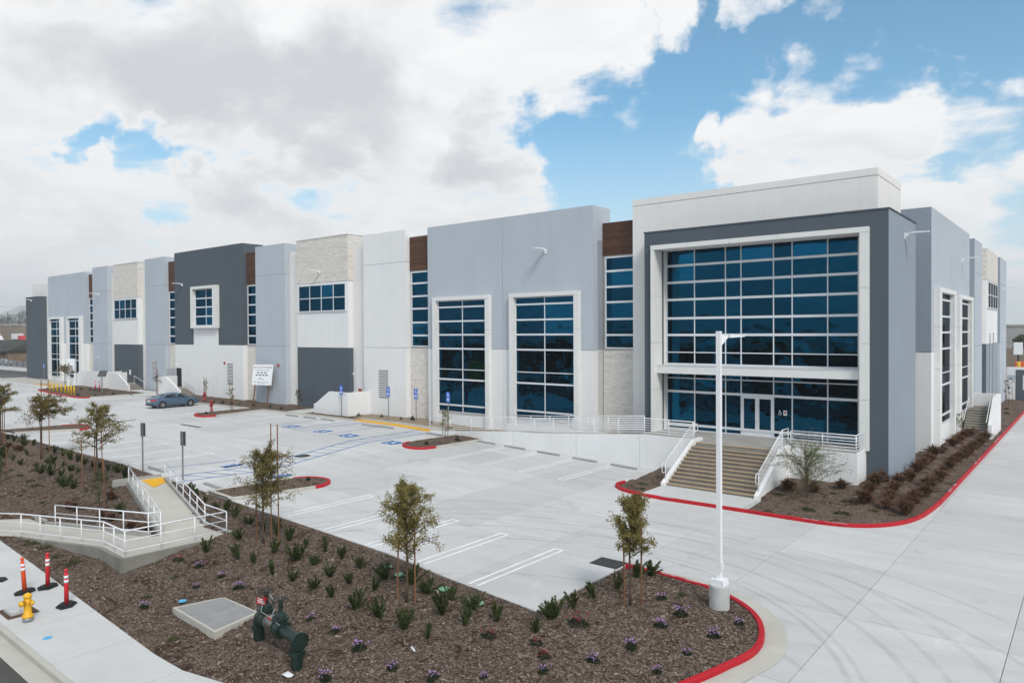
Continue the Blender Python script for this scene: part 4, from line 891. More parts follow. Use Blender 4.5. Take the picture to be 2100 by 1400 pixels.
# yellow bollards
BX=[(-105.6,34.75),(-103.9,34.6),(-102.2,34.45),(-100.6,34.35),(-98.9,34.2),(-97.6,34.1),(-96.6,34.05),(-95.4,33.95)]
m=MB(); m.lathe([(.10,-.1),(.10,1.0),(.085,1.06),(.04,1.10),(0,1.105)],14); bme=None
for i,(x,y) in enumerate(BX):
    if bme is None: o=m.build('bollard','bollard_yellow',loc=(0,0,0),smooth=True); bme=o.data
    else: o=bpy.data.objects.new('bollard',bme); COL.objects.link(o)
    o.location=(x,y,hlot(x)+.08); tag(o,('leftmost' if i==0 else 'rightmost' if i==7 else ORD[i]+' from the left')+' of the yellow bollards behind the far red kerb','bollard','yellow bollards on the far island')

# drain grate and manhole
gr=thing('drain_grate','dark rectangular drain grate in the lot by the tip of the near bed','drain grate',(-13.95,22.75,0))
m=MB(); m.box(-14.55,-13.4,22.3,23.2,-.02,.008); m.build('frame','iron',gr)
for k in range(13):
    if k: s=s0.copy(); COL.objects.link(s); s.parent=gr; s.location=b0+Vector((k*.082,0,0))
    else: m=MB(); m.box(-14.49,-14.45,22.36,23.14,.008,.022); s0=m.build('bar','sign_dark',gr); b0=s0.location.copy()
m=MB(); m.lathe([(.50,-.03),(.50,.012),(.43,.016),(.42,.010),(0,.012)],28,(-39.0,26.85,H(-39,26.85))); tag(m.build('manhole_cover','iron'),'round dark manhole cover in the blue striped crossing','manhole')
for x,y,lb in ((-57.5,29.0,'dark long drain slot in the far lot, nearer the car'),(-66.0,26.5,'dark long drain slot in the far lot, left one')):
    m=MB(); m.box(x-1.6,x+1.6,y-.16,y+.16,hlot(x)-.06,hlot(x)+.012); tag(m.build('trench_drain','iron'),lb,'drain')

# sign posts
def sign_post(label,x,y,z,top,pw,ph,face,rz,dark=False):
    root=thing('sign_post',label,'sign',(x,y,z),rz,None)
    m=MB(); m.box(-.03,.03,-.03,.03,-.1,top); m.build('post','galv',root,loc=(0,0,0),local=True)
    m=MB(); m.box(-pw/2,pw/2,-.045,-.033,top-ph,top+.02); p=m.build('plate','sign_dark' if dark else 'sign_blue',root,loc=(0,0,0),local=True)
    if not dark:
        o=isa_mesh(pw*.95).build('wheelchair_mark','sign_white',p,loc=(0,0,0),local=True); o.location=(0,-.050,top-ph*.27); o.rotation_euler=(R(90),0,0)
        for k in range(3): m=MB(); m.box(-pw*.38,pw*.38,-.050,-.047,top-ph*(.62+.1*k)-.025,top-ph*(.62+.1*k)+.012); m.build('print_line','sign_white',p,loc=(0,0,0),local=True)
    return root
for x,y,lb in ((-52.25,40.15,'blue accessible parking sign in front of the sloping white stair wall'),(-47.65,41.6,'blue accessible parking sign in front of the louvred vent on the white column'),(-44.1,41.5,'blue accessible parking sign in front of the stone strip'),(-40.75,41.9,'blue accessible parking sign in front of the tall glass, behind the railing')):
    sign_post(lb,x,y,hlot(x)+.1,2.75,.36,.82,-1,R(12))
sign_post('grey post with sign seen from behind, farther one at the walkway ramp head',-41.15,18.05,hlot(-41.1)-.05,2.75,.34,.72,1,R(180+20),True)
sign_post('grey post with sign seen from behind, nearer one at the walkway ramp head',-37.0,18.25,hlot(-37)-.05,2.75,.34,.72,1,R(180+20),True)
for x,y,lb in ((-121,41.8,'small blue sign on thin post before the far tall window'),(-129.5,41.8,'small blue sign on thin post beside the far left dark block')): sign_post(lb,x,y,hlot(x)+.1,2.6,.36,.7,-1,R(12))
# public notice board
nb=thing('notice_board','white NOTICE OF FILING board on two wooden stakes leaning before the grey-blue column','notice board',(-67.8,41.6,hlot(-67)+.1),R(14))
m=MB(); m.box(-1.35,1.35,-.03,.03,2.0,4.15); p=m.build('board','sign_white',nb,loc=(0,0,0),local=True)
me=text_mesh('NOTICE OF FILING',.30); me.materials.append(MT['black_ink']); o=bpy.data.objects.new('title',me); COL.objects.link(o); o.parent=p; o.location=(0,-.034,3.85); o.rotation_euler=(R(90),0,0)
for z,w,h in ((3.55,1.0,.05),(3.30,.75,.11),(3.05,.9,.11),(2.75,.35,.05),(2.6,.45,.05),(2.3,1.0,.04),(2.18,.5,.04)):
    for k in range(int(w*5)):
        x0=-w+k*(2*w/int(w*5)); m=MB(); m.box(x0,x0+.30,-.036,-.032,z-h/2,z+h/2); m.build('print_line','black_ink',p,loc=(0,0,0),local=True)
for s in (-.95,.95): m=MB(); m.box(s-.05,s+.05,.035,.12,-.3,3.9); m.build('stake','stake_wood',nb,loc=(0,0,0),local=True)
nb.rotation_euler=(R(-9),0,R(14))
# dark panel board and white board on the far island
db=thing('panel_board','dark tilted panel on a single post before the far white stair wall','board',(-97.8,38.0,hlot(-98)+.1))
m=MB(); m.box(-.05,.05,-.05,.05,0,1.9); m.build('post','galv',db,loc=(0,0,0),local=True)
m=MB(); m.hexa([(-1.2,.2,2.65),(1.2,.2,2.7),(1.2,.25,2.7),(-1.2,.25,2.65)],[(-1.2,-.1,1.9),(1.2,-.1,1.95),(1.2,-.04,1.95),(-1.2,-.04,1.9)]); m.build('panel','sign_dark',db,loc=(0,0,0),local=True)
wb=thing('site_board','white site board on two white posts behind the yellow bollards','board',(-113.5,40.0,hlot(-113)+.1),R(20))
m=MB(); m.box(-.75,.75,-.04,.04,2.0,3.8); p=m.build('board','sign_white',wb,loc=(0,0,0),local=True)
for s in (-.6,.6): m=MB(); m.box(s-.09,s+.09,.045,.2,-.2,3.7); m.build('post','white_steel',wb,loc=(0,0,0),local=True)

# delineator posts
def delineator(x,y,mt,label,lean=0):
    z=hstr(x)+.003; root=thing('delineator_post',label,'delineator',(x,y,z),R(20+x*9),'delineator posts on the sidewalk')
    m=MB(); m.prism([(.36*math.cos(R(60*k)),.27*math.sin(R(60*k))) for k in range(6)],0,.04); m.prism([(.28*math.cos(R(60*k)),.2*math.sin(R(60*k))) for k in range(6)],.04,.075); m.build('base','rubber',root,loc=(0,0,0),local=True)
    m=MB(); m.lathe([(.065,.07),(.060,.95),(.04,.99),(.035,1.03),(.055,1.05),(.05,1.10),(0,1.11)],14); b=m.build('tube',mt,root,loc=(0,0,0),local=True,smooth=True)
    for z0 in (.70,.83): m=MB(); m.lathe([(.064,z0),(.0635,z0+.085)],14); m.build('band','sign_white',b,loc=(0,0,0),local=True,smooth=True)
    root.rotation_euler=(lean,lean*.5,R(20+x*9)); root.scale=(1.1,1.1,1.12); return root
delineator(-29.35,8.78,'post_orange','orange tube delineator with white bands behind the yellow hydrant',R(-3)); delineator(-29.3,9.48,'post_red','red tube delineator farthest back by the mulch edge'); delineator(-26.95,9.27,'post_red','red tube delineator nearest the camera on the sidewalk')
m=MB(); m.prism([(-31.4+.30*math.cos(R(60*k)),8.6+.24*math.sin(R(60*k))) for k in range(6)],hstr(-31)+.003,hstr(-31)+.06); tag(m.build('rubber_footing','rubber'),'black hexagonal rubber base with no tube at the left edge','delineator')
for x,y,lb in ((-100.6,38.3,'red tube delineator on the far island, left one'),(-99.6,38.4,'red tube delineator on the far island, right one')):
    o=delineator(x,y,'post_red',lb); o.location.z=hlot(x)+.1
# yellow hydrant
hx,hy=-26.5,8.0; hz_=hstr(hx)
hy_=thing('fire_hydrant','yellow fire hydrant with grey foot on the sidewalk','hydrant',(hx,hy,hz_),R(25))
def hyd(root,mt,foot=True,k=1.0):
    if foot: m=MB(); m.lathe([(.15,0),(.15,.13),(.13,.14)],18); m.build('foot','galv',root,loc=(0,0,0),local=True,smooth=True)
    m=MB(); m.lathe([(.16,.13),(.165,.17),(.16,.20),(.115,.22),(.105,.55),(.125,.58),(.125,.66),(.105,.68),(.10,.76),(.13,.78),(.13,.82),(.10,.86),(.05,.90),(0,.905)],18); b=m.build('barrel',mt,root,loc=(0,0,0),local=True,smooth=True)
    for k_ in range(8): a=k_*math.pi/4; m=MB(); m.lathe([(.016,.195),(.016,.225)],6,(.14*math.cos(a),.14*math.sin(a),0)); m.build('bolt',mt,b,loc=(0,0,0),local=True)
    m=MB(); m.lathe([(.075,-.08),(.075,-.20),(.09,-.20),(.09,-.25),(.05,-.27),(.03,-.30)],14,(0,0,.62),'y'); m.build('pumper_cap',mt,root,loc=(0,0,0),local=True,smooth=True)
    for s in (-1,1): m=MB(); m.lathe([(.055,s*.08),(.055,s*.17),(.068,s*.17),(.068,s*.21),(.03,s*.23),(.02,s*.26)],12,(0,0,.52 if s<0 else .60),'x'); m.build('hose_cap',mt,root,loc=(0,0,0),local=True,smooth=True)
hyd(hy_,'hydrant_yellow')
m=MB(); m.tube([(-.2,-.02,.50),(-.22,-.05,.40),(-.17,-.1,.34),(-.1,-.12,.40)],.008,5); m.build('cap_chain','galv',hy_,loc=(0,0,0),local=True)
for x,y,lb in ((-64.3,34.5,'red fire hydrant on the planted island in the lot'),(-74.7,39.3,'red fire hydrant by the wall in front of the parked car')):
    r_=thing('fire_hydrant',lb,'hydrant',(x,y,hlot(x)+.1),R(40)); hyd(r_,'hydrant_red',False); r_.scale=(.85,.85,1.3)
# meter box in the sidewalk
m=MB(); m.box(-28.15,-27.05,7.62,8.5,hstr(-27.6)-.1,hstr(-27.6)+.018); tag(m.build('meter_pit','dirt_dark'),'bare dirt square cut in the sidewalk behind the hydrant','meter pit')
m=MB(); m.box(-27.95,-27.25,7.75,8.3,hstr(-27.6)-.1,hstr(-27.6)+.10); m.box(-27.93,-27.27,7.77,8.28,hstr(-27.6)+.101,hstr(-27.6)+.115); tag(m.build('meter_box','wheel_stop'),'grey concrete meter box beside the yellow hydrant','meter box')
def disc(x,y,r,z,name,mt,lb,cat): m=MB(); m.lathe([(r,z-.02),(r,z+.006),(r*.9,z+.008)],20,(x,y,0)); return tag(m.build(name,mt),lb,cat)
disc(-24.65,7.95,.13,hstr(-24.6)+.004,'utility_mark','lid_blue','blue painted utility mark on the sidewalk','paint mark')
disc(-23.95,11.75,.13,zbank(-23.95,11.75)+.07,'utility_disc','lid_blue','bright blue round valve lid beside the concrete vault','lid')
for i,(x,y) in enumerate([(-19.85,17.2),(-18.95,17.0),(-16.83,17.05),(-15.2,16.9)]):
    disc(x,y,.19,zbank(x,y)+.06,'valve_box_lid','lid_green',['green valve box lid left of the middle tree','green valve box lid right behind the middle tree','largest green valve box lid near the lot edge','green valve box lid nearest the lot corner'][i],'lid')
# concrete vault
zc=sum(H(x,y) for x,y in ((-23.2,11.2),(-22.9,12.7),(-20.9,12.6),(-20.7,11.1)))/4+.07
va=thing('utility_vault','square concrete utility vault with grey lid set in the mulch','utility vault',(-22,11.9,zc-.2))
V=[(-23.5,11.2),(-20.55,11.05),(-20.9,12.75),(-23.1,12.75)]
def scl(P,k): cx=sum(p[0] for p in P)/4; cy=sum(p[1] for p in P)/4; return [(cx+(p[0]-cx)*k,cy+(p[1]-cy)*k) for p in P]
m=MB(); m.prism(V,zc-.5,zc); m.build('rim','concrete_tan',va)
a,b=scl(V,.90),None; mid0=((a[0][0]+a[1][0])/2,(a[0][1]+a[1][1])/2); mid1=((a[2][0]+a[3][0])/2,(a[2][1]+a[3][1])/2)
for q in ([a[0],(mid0[0]-.006,mid0[1]),(mid1[0]-.006,mid1[1]),a[3]],[(mid0[0]+.006,mid0[1]),a[1],a[2],(mid1[0]+.006,mid1[1])]): m=MB(); m.prism(q,zc-.02,zc+.012); m.build('lid','vault_lid',va)

# green backflow assembly
bx0,by0,bx1,by1=-19.45,11.85,-17.02,11.5
zb0=min(zbank(bx0,by0),zbank(bx1,by1))-.1
bf=thing('backflow_valve','dark green backflow valve assembly with two handwheels in the mulch','backflow valve',((bx0+bx1)/2,(by0+by1)/2,zb0))
d=Vector((bx1-bx0,by1-by0,0)); L=d.length; d.normalize(); base=Vector((bx0,by0,zb0)); zp=.92
def bp(s,z,o=0): n=Vector((-d.y,d.x,0)); p=base+d*s+n*o; return (p.x,p.y,zb0+z)
def tub(name,pts,r,mt='valve_green',n=18,parent=None): m=MB(); m.tube(pts,r,n); return m.build(name,mt,parent or bf,smooth=False)
r0=.155
for s,nm in ((0,'riser'),(L,'riser')):
    tub('riser',[bp(s,-.3),bp(s,.52)],r0); tub('flange',[bp(s,.50),bp(s,.56)],.225); tub('flange',[bp(s,.565),bp(s,.62)],.225)
tub('elbow',[bp(0,.62),bp(0,.72),bp(.03,.82),bp(.10,.89),bp(.22,zp),bp(.34,zp)],r0+.01)
tub('flange',[bp(.34,zp),bp(.40,zp)],.24); tub('gate_valve',[bp(.40,zp),bp(.46,zp),bp(.58,zp),bp(.64,zp)],[.20,.25,.25,.20]); tub('flange',[bp(.64,zp),bp(.70,zp)],.24)
tub('check_barrel',[bp(.70,zp),bp(1.28,zp)],.165,'steel'); tub('flange',[bp(.72,zp),bp(.76,zp)],.215,'steel')
tub('flange',[bp(1.28,zp),bp(1.34,zp)],.24); tub('gate_valve',[bp(1.34,zp),bp(1.40,zp),bp(1.54,zp),bp(1.60,zp)],[.20,.25,.25,.20]); tub('flange',[bp(1.60,zp),bp(1.66,zp)],.24)
tub('pipe',[bp(1.66,zp),bp(L+.16,zp)],r0+.01); tub('flange',[bp(L+.16,zp),bp(L+.24,zp)],.245); tub('drop',[bp(L,.62),bp(L,zp)],r0+.01)
m=MB(); 
for k in range(10):
    a=k*2*math.pi/10; q=Vector(bp(L+.25,zp)); n_=Vector((-d.y,d.x,0)); q=q+n_*.205*math.cos(a)+Vector((0,0,.205*math.sin(a))); mm=MB(); mm.tube([q,q+d*.025],.02,6); mm.build('bolt','valve_green',bf)
cp=tub('coupling',[bp(1.0,zp+.15),bp(1.0,zp+.20)],.15,'coupling_red'); tub('cover_plate',[bp(1.0,zp+.195),bp(1.0,zp+.21)],.12,'far_concrete',18,cp)
for s in (.52,1.47):
    tub('bonnet',[bp(s,zp+.18),bp(s,zp+.26),bp(s,zp+.28),bp(s,zp+.33),bp(s,zp+.34),bp(s,zp+.40),bp(s,zp+.47)],[.18,.19,.24,.24,.17,.16,.07]); tub('yoke',[bp(s,zp+.47),bp(s,zp+.78)],.065)
    tub('stem',[bp(s,zp+.78),bp(s,zp+1.10)],.018,'steel',8)
    ring=[Vector(bp(s,zp+.80))+Vector((.22*math.cos(k*math.pi/10),.22*math.sin(k*math.pi/10),0)) for k in range(21)]; w_=tub('handwheel',ring,.016,'iron',6)
    for k in range(3):
        a=k*math.pi/3; c=Vector(bp(s,zp+.80)); v=Vector((.22*math.cos(a),.22*math.sin(a),0)); tub('spoke',[c-v,c+v],.012,'iron',6,w_)
ch=[Vector(bp(.72+.05*k,zp+.78-.12*math.sin(k/11*math.pi)+(.02 if k%2 else 0),.02)) for k in range(12)]; tub('chain',ch,.02,'galv',6)
tub('test_hose',[bp(.55,zp+.6,-.1),bp(.66,zp+.3,-.22),bp(.9,zp+.2,-.1)],.015,'galv',6); tub('test_hose',[bp(1.3,zp+.55,-.1),bp(1.35,zp+.3,-.22),bp(1.75,zp+.2,-.15)],.015,'galv',6)
m=MB(); c=Vector(bp(.52,zp+.55,-.14)); 
m.box(c.x-.17,c.x+.12,c.y-.02,c.y-.005,c.z-.10,c.z+.10); sg=m.build('warning_plate','hydrant_red',bf); sg.rotation_euler=(0,R(12),R(35))
for k in range(3): m=MB(); m.box(-.11,.11,-.012,-.009,.05+.05*k,.07+.05*k); m.build('print_line','sign_white',sg,loc=(0,0,0),local=True)
tub('tamper_switch',[bp(.62,zp+.58,-.08),bp(.62,zp+.68,-.08)],.06,'hydrant_red',8)
# litter
m=MB(); m.tube([(-14.95,13.84,zbank(-14.95,13.84)+.06),(-14.75,13.74,zbank(-14.95,13.84)+.06),(-14.70,13.72,zbank(-14.95,13.84)+.06)],[.035,.035,.015],8); tag(m.build('plastic_bottle','litter_white'),'clear plastic bottle lying in the mulch before the middle tree','bottle')
m=MB(); m.tube([(-17.0,16.85,zbank(-17,16.8)+.06),(-16.9,16.8,zbank(-17,16.8)+.07)],[.05,.04],8); tag(m.build('paper_cup','litter_white'),'small white cup beside the large green lid','cup')
m=MB(); m.add([(-17.1,11.05,zbank(-17,11)+.03),(-16.9,10.98,zbank(-17,11)+.10),(-16.7,11.06,zbank(-17,11)+.04),(-16.72,11.2,zbank(-17,11)+.08),(-16.95,11.18,zbank(-17,11)+.12),(-17.08,11.2,zbank(-17,11)+.05)],[(0,1,4,5),(1,2,3,4)]); tag(m.build('paper_scrap','litter_white'),'crumpled white paper near the bottom edge of the mulch','paper')

# ================================================================== PARKED SEDAN
def sedan(label,loc,rz,paint,name='parked_car',group=None):
    root=thing(name,label,'car',loc,rz,group)
    def B(m,nm,mt,sm=False,p=None): return m.build(nm,mt,p or root,loc=(0,0,0),local=True,smooth=sm)
    st=[0,.06,.25,.6,1.0,1.5,2.0,2.6,3.1,3.55,4.0,4.4,4.72,4.86,4.9]
    top=[.62,.86,.985,1.03,1.03,1.0,.985,.97,.96,.985,.95,.88,.78,.66,.5]
    hw=[.66,.78,.86,.90,.915,.92,.92,.92,.92,.915,.91,.88,.80,.70,.60]
    bot=[.42,.32,.26,.22,.20,.19,.19,.19,.19,.19,.20,.22,.25,.30,.38]
    rows=[]
    for s,t_,w,b in zip(st,top,hw,bot):
        y=s-2.45; mid=b+(t_-b)*.55
        half=[(w*.86,b),(w*.97,b+.10),(w,mid),(w*.97,t_-.10),(w*.88,t_-.02),(w*.55,t_+.015),(0,t_+.03)]
        rows.append([(x,y,z) for x,z in half]+[(-x,y,z) for x,z in half[-2::-1]])
    n=len(rows[0]); m=MB(); m.add([p for r_ in rows for p in r_],[(i*n+k,i*n+(k+1)%n,(i+1)*n+(k+1)%n,(i+1)*n+k) for i in range(len(rows)-1) for k in range(n)]+[tuple(range(n-1,-1,-1)),tuple((len(rows)-1)*n+k for k in range(n))])
    B(m,'body',paint,True)
    # cabin: roof shell with pillars, glass set 4 mm proud
    cs=[.55,.95,1.45,2.0,2.5,2.95,3.35,3.75]; ct=[1.02,1.21,1.375,1.44,1.45,1.40,1.22,.985]; cw_=[.70,.62,.575,.565,.57,.575,.62,.70]
    belt=[1.02,1.02,1.0,.985,.97,.965,.965,.975]; bw=[.74,.80,.83,.845,.85,.85,.84,.76]
    rows=[[(bw_,s-2.45,be),(w,s-2.45,max(be+.01,t_-.05)),(w*.8,s-2.45,max(be+.012,t_-.01)),(0,s-2.45,max(be+.02,t_+.01)),(-w*.8,s-2.45,max(be+.012,t_-.01)),(-w,s-2.45,max(be+.01,t_-.05)),(-bw_,s-2.45,be)] for s,t_,w,be,bw_ in zip(cs,ct,cw_,belt,bw)]
    m=MB(); n=7; m.add([p for r_ in rows for p in r_],[(i*n+k,i*n+k+1,(i+1)*n+k+1,(i+1)*n+k) for i in range(7) for k in range(6)]); B(m,'cabin',paint,True)
    def pan(P,nm): m=MB(); m.add(P+[(p[0]*.97,p[1],p[2]-.03) for p in P],[tuple(range(len(P))),tuple(range(2*len(P)-1,len(P)-1,-1))]+[(i,(i+1)%len(P),len(P)+(i+1)%len(P),len(P)+i) for i in range(len(P))]); B(m,nm,'car_glass')
    pan([(-.66,.62-2.45,1.06),(.66,.62-2.45,1.06),(.50,1.38-2.45,1.375),(-.50,1.38-2.45,1.375)],'rear_window'); pan([(.70,3.68-2.45,1.03),(-.70,3.68-2.45,1.03),(-.50,3.02-2.45,1.395),(.50,3.02-2.45,1.395)],'windscreen')
    for s in (1,-1):
        def sd_(a,f): # point on the cabin side: station a, height fraction f
            i=max(j for j in range(7) if cs[j]<=a); u=(a-cs[i])/(cs[i+1]-cs[i]); L=lambda v:v[i]+(v[i+1]-v[i])*u
            return (s*(L(bw)+(L(cw_)-L(bw))*f+.006),a-2.45,L(belt)+(L(ct)-.05-L(belt))*f)
        for P in ([sd_(1.15,.15),sd_(1.52,.10),sd_(2.20,.10),sd_(2.20,.90),sd_(1.60,.90)],[sd_(2.26,.10),sd_(3.35,.10),sd_(2.98,.88),sd_(2.26,.90)]):
            pan(P if s>0 else P[::-1],'side_window')
        m=MB(); m.tube([sd_(.95,.2),sd_(1.5,.99),sd_(2.3,.99),sd_(3.0,.97),sd_(3.5,.2)],.012,5); B(m,'window_trim','chrome')
        m=MB(); m.box(min(s*.90,s*1.06),max(s*.90,s*1.06),.72,.86,.94,1.08); B(m,'mirror',paint)
        for wy in (-1.47,1.36):
            m=MB(); m.lathe([(.33,s*.70),(.345,s*.74),(.345,s*.90),(.32,s*.935),(.24,s*.94)],28,(0,wy,.345),'x'); ty=B(m,'tyre','rubber',True)
            m=MB(); m.lathe([(.235,s*.90),(.235,s*.925),(.20,s*.90)],24,(0,wy,.345),'x'); m_=B(m,'rim','iron')
            for k in range(5):
                a=k*2*math.pi/5; c=Vector((s*.942,wy,.345)); v=Vector((0,math.cos(a),math.sin(a))); u=Vector((0,-math.sin(a),math.cos(a))); q=MB()
                q.hexa([c+v*.03-u*.035,c+v*.225-u*.06,c+v*.225+u*.02,c+v*.03+u*.035],[x_-Vector((s*.02,0,0)) for x_ in (c+v*.03-u*.035,c+v*.225-u*.06,c+v*.225+u*.02,c+v*.03+u*.035)]); q.build('spoke','chrome',m_,loc=(0,0,0),local=True)
            m=MB(); m.lathe([(.385,s*.80),(.385,s*.922)],24,(0,wy,.36),'x'); B(m,'wheel_arch','rubber')
        m=MB(); m.hexa([(s*.35,-2.44,.90),(s*.80,-2.385,.91),(s*.89,-2.0,.92),(s*.84,-2.05,.925)],[(s*.35,-2.45,.78),(s*.82,-2.39,.75),(s*.915,-2.0,.85),(s*.84,-2.05,.84)]); B(m,'tail_light','tail_red')
        m=MB(); m.hexa([(s*.45,2.37,.74),(s*.86,2.0,.83),(s*.80,1.95,.84),(s*.45,2.25,.78)],[(s*.45,2.40,.66),(s*.885,2.0,.74),(s*.80,1.95,.72),(s*.45,2.25,.66)]); B(m,'headlight','car_glass')
        for yy in (-.85,.25): m=MB(); m.box(min(s*.90,s*.945),max(s*.90,s*.945),yy,yy+.2,.84,.87); B(m,'door_handle',paint)
        m=MB(); m.box(min(s*.86,s*.925),max(s*.86,s*.925),-1.0,.9,.205,.25); B(m,'sill_trim','rubber')
    m=MB(); m.box(-.26,.26,-2.475,-2.44,.68,.82); B(m,'licence_plate','sign_white')
    m=MB(); m.box(-.75,.75,-2.45,-2.30,.30,.44); B(m,'bumper_trim','rubber')
    return root
car=sedan('blue-grey sedan parked nose-in before the door stairs',(-73.55,35.35,hlot(-73.5)+.005),0,'car_paint')
# ================================================================== PLANTS
def unit(v): return v/np.maximum(1e-9,np.linalg.norm(v,axis=-1,keepdims=True))
def leaf_quads(c,d,L,Wd,rs):
    """diamond leaves at centres c along directions d"""
    n=len(c); rnd=rs.normal(size=(n,3)); e=unit(np.cross(d,rnd))*Wd[:,None]; dd=d*L[:,None]
    v=np.stack([c-dd*.1,c+dd*.45+e,c+dd,c+dd*.45-e],1).reshape(-1,3); return v,np.arange(4*n).reshape(-1,4)
def rosemary(seed,h=.55,spread=.22,n=13):
    rs=np.random.default_rng(seed); C=[];D=[]
    for k in range(n):
        a=rs.random()*6.28; out=spread*(.3+rs.random()*.9); hh=h*(.55+.5*rs.random()); bend=rs.normal(0,.09,2)
        ns=int(34*hh/h)+10; tt=np.linspace(.06,1,ns)
        p=np.stack([np.cos(a)*out*tt**.8+bend[0]*tt**2,np.sin(a)*out*tt**.8+bend[1]*tt**2,hh*tt**1.15],1)
        g=np.gradient(p,axis=0); g=unit(g)
        for rep in range(7):
            q=rs.normal(size=(ns,3)); q=unit(q-g*(q*g).sum(1,keepdims=True)); C.append(p+rs.normal(0,.006,(ns,3))); D.append(unit(q*.75+g*.75))
    C=np.concatenate(C);D=np.concatenate(D); n=len(C)
    return leaf_quads(C,D,.045+rs.random(n)*.03,.007+rs.random(n)*.005,rs)
def bladegrass(seed,h=.55,spread=.42,n=230):
    rs=np.random.default_rng(seed); a=rs.random(n)*6.28; o=spread*np.sqrt(rs.random(n)); hh=h*(.55+.55*rs.random(n))*(1-.35*(o/spread)); w=.010+rs.random(n)*.010
    b=np.stack([np.cos(a)*.06*rs.random(n),np.sin(a)*.06*rs.random(n),np.zeros(n)],1); d=np.stack([np.cos(a),np.sin(a),np.zeros(n)],1); e=np.stack([-np.sin(a),np.cos(a),rs.normal(0,.3,n)],1)*w[:,None]
    m_=b+d*(o*.42)[:,None]; m_[:,2]=hh*.72; t_=b+d*o[:,None]; t_[:,2]=hh*(.95-.25*(o/spread))
    v=np.concatenate([np.stack([b-e,b+e,m_+e,m_-e],1),np.stack([m_-e,m_+e,t_+e*.15,t_-e*.15],1)]).reshape(-1,3); return v,np.arange(len(v)).reshape(-1,4)
def tuft(seed,r=.3,h=.12,n=260,L=.05):
    rs=np.random.default_rng(seed); a=rs.random(n)*6.28; o=r*np.sqrt(rs.random(n)); c=np.stack([np.cos(a)*o,np.sin(a)*o*.7,h*rs.random(n)*(1.1-o/r)],1); d=unit(rs.normal(size=(n,3))+np.array([0,0,.6])); return leaf_quads(c,d,L*(.6+rs.random(n)),L*.35*(.6+rs.random(n)),rs)
LAND=[('the yellow hydrant',-26.5,8),('the walkway ramp landing corner',-28.5,11.8),('the utility vault',-22,11.9),('the green backflow valve',-18.3,11.7),('the middle staked tree',-17.35,15.86),('the staked tree by the walkway ramp',-25.97,16.03),('the tree beside the lamp post',-11.19,19.47),('the lamp post',-8.95,20.95),('the lot corner',-13.4,17.4),('the loose tree left of the ramp',-42.24,16.1),('the tall-staked tree on the left bank',-50.94,16.2),('the tree at the left edge',-59.07,16.4),('the near rear-facing sign post',-37,18.2),('the sapling beside the walkway railing',-37.06,14.2),
 ('the entrance stairs',-13.2,35.6),('the bare shrub',-11.16,36.73),('the corner of the tower frame',-8.6,42.1),('the staked sapling on the flank',-8.3,63),('the flank stairs',-7.4,67.5),('the flank lamp',-7.5,52)]
def labelled(objs,fmt,cat,group):
    """objs: (object, x, y). Each label names the nearest landmark and the plant's rank among those near it"""
    by={}
    for o,x,y in objs:
        k=min(LAND,key=lambda l:(l[1]-x)**2+(l[2]-y)**2); by.setdefault(k[0],[]).append(((k[1]-x)**2+(k[2]-y)**2,o))
    for k,l in by.items():
        l.sort(key=lambda q:q[0])
        for i,(_,o) in enumerate(l): tag(o,fmt.format(('nearest' if i==0 else ORD[i]+' nearest'),k),cat,group)
def scatter(name,protos,pts,zf,mt,s0=.85,s1=1.2,seed=3,tilt=6):
    rr=random.Random(seed); ms=[]; res=[]
    for v,f in protos:
        o=from_np(name,v,f,mt); ms.append(o.data); COL.objects.unlink(o); bpy.data.objects.remove(o)
    for x,y in pts:
        o=bpy.data.objects.new(name,rr.choice(ms)); COL.objects.link(o); o.location=(x,y,zf(x,y)-.01); s=rr.uniform(s0,s1); o.scale=(s*rr.uniform(.85,1.1),s*rr.uniform(.85,1.1),s*rr.uniform(.85,1.15))
        o.rotation_euler=(R(rr.gauss(0,tilt)),R(rr.gauss(0,tilt)),rr.random()*6.28); res.append((o,x,y))
    return res
ROS=[(-28.43,16.89),(-26.97,16.67),(-26.3,16.87),(-25.25,16.8),(-24.11,16.77),(-23.0,16.87),(-21.91,16.78),(-20.72,16.71),(-24.57,15.58),(-24.43,14.71),(-23.02,14.59),(-23.2,15.68),(-22.37,15.83),(-21.95,14.7),(-21.12,15.66),(-20.76,14.74),(-20.06,15.7),(-19.67,14.66),(-18.82,15.74),(-19.18,16.57),(-18.1,16.8),(-18.33,14.55),(-17.29,14.61),(-17.26,16.66),(-16.04,14.5),(-14.98,14.52),(-16.08,16.65),(-15.68,15.79),(-15.06,16.55),(-14.54,15.54),(-13.84,16.29),(-12.37,16.18),(-12.42,17.12),(-12.43,18.18),
 (-12.34,19.28),(-12.2,20.32),(-12.0,22.2),(-12.31,21.7),(-27.16,14.31),(-25.43,14.66),(-27.12,15.68),(-29.57,16.87),(-30.43,16.9),(-31.52,17.03),(-32.83,17.23),(-33.89,17.4),(-34.96,17.6),(-35.04,14.38),
 (-50.76,15.09),(-52.53,15.17),(-54.09,15.23),(-55.07,15.27),(-57.2,17.21),(-58.82,17.51),(-59.72,17.3),(-61.34,17.44),(-53.14,16.19),(-56.31,17.43),(-48.64,15.2),(-47.1,15.0),(-45.88,15.04),(-49.11,16.01),(-48.26,15.96),(-52.72,17.19),(-51.6,17.18),(-50.22,17.14),(-48.62,17.07),(-47.63,17.06),(-46.31,16.92),(-46.92,16.0),(-45.6,15.94),(-44.49,15.93),(-45.22,16.98),(-44.33,17.11),(-43.26,17.06),(-42.14,17.17),(-40.9,16.98),(-44.71,15.18),(-42.54,14.64),(-41.71,14.71),(-41.13,15.96),(-63.0,17.4),(-64.6,17.5)]
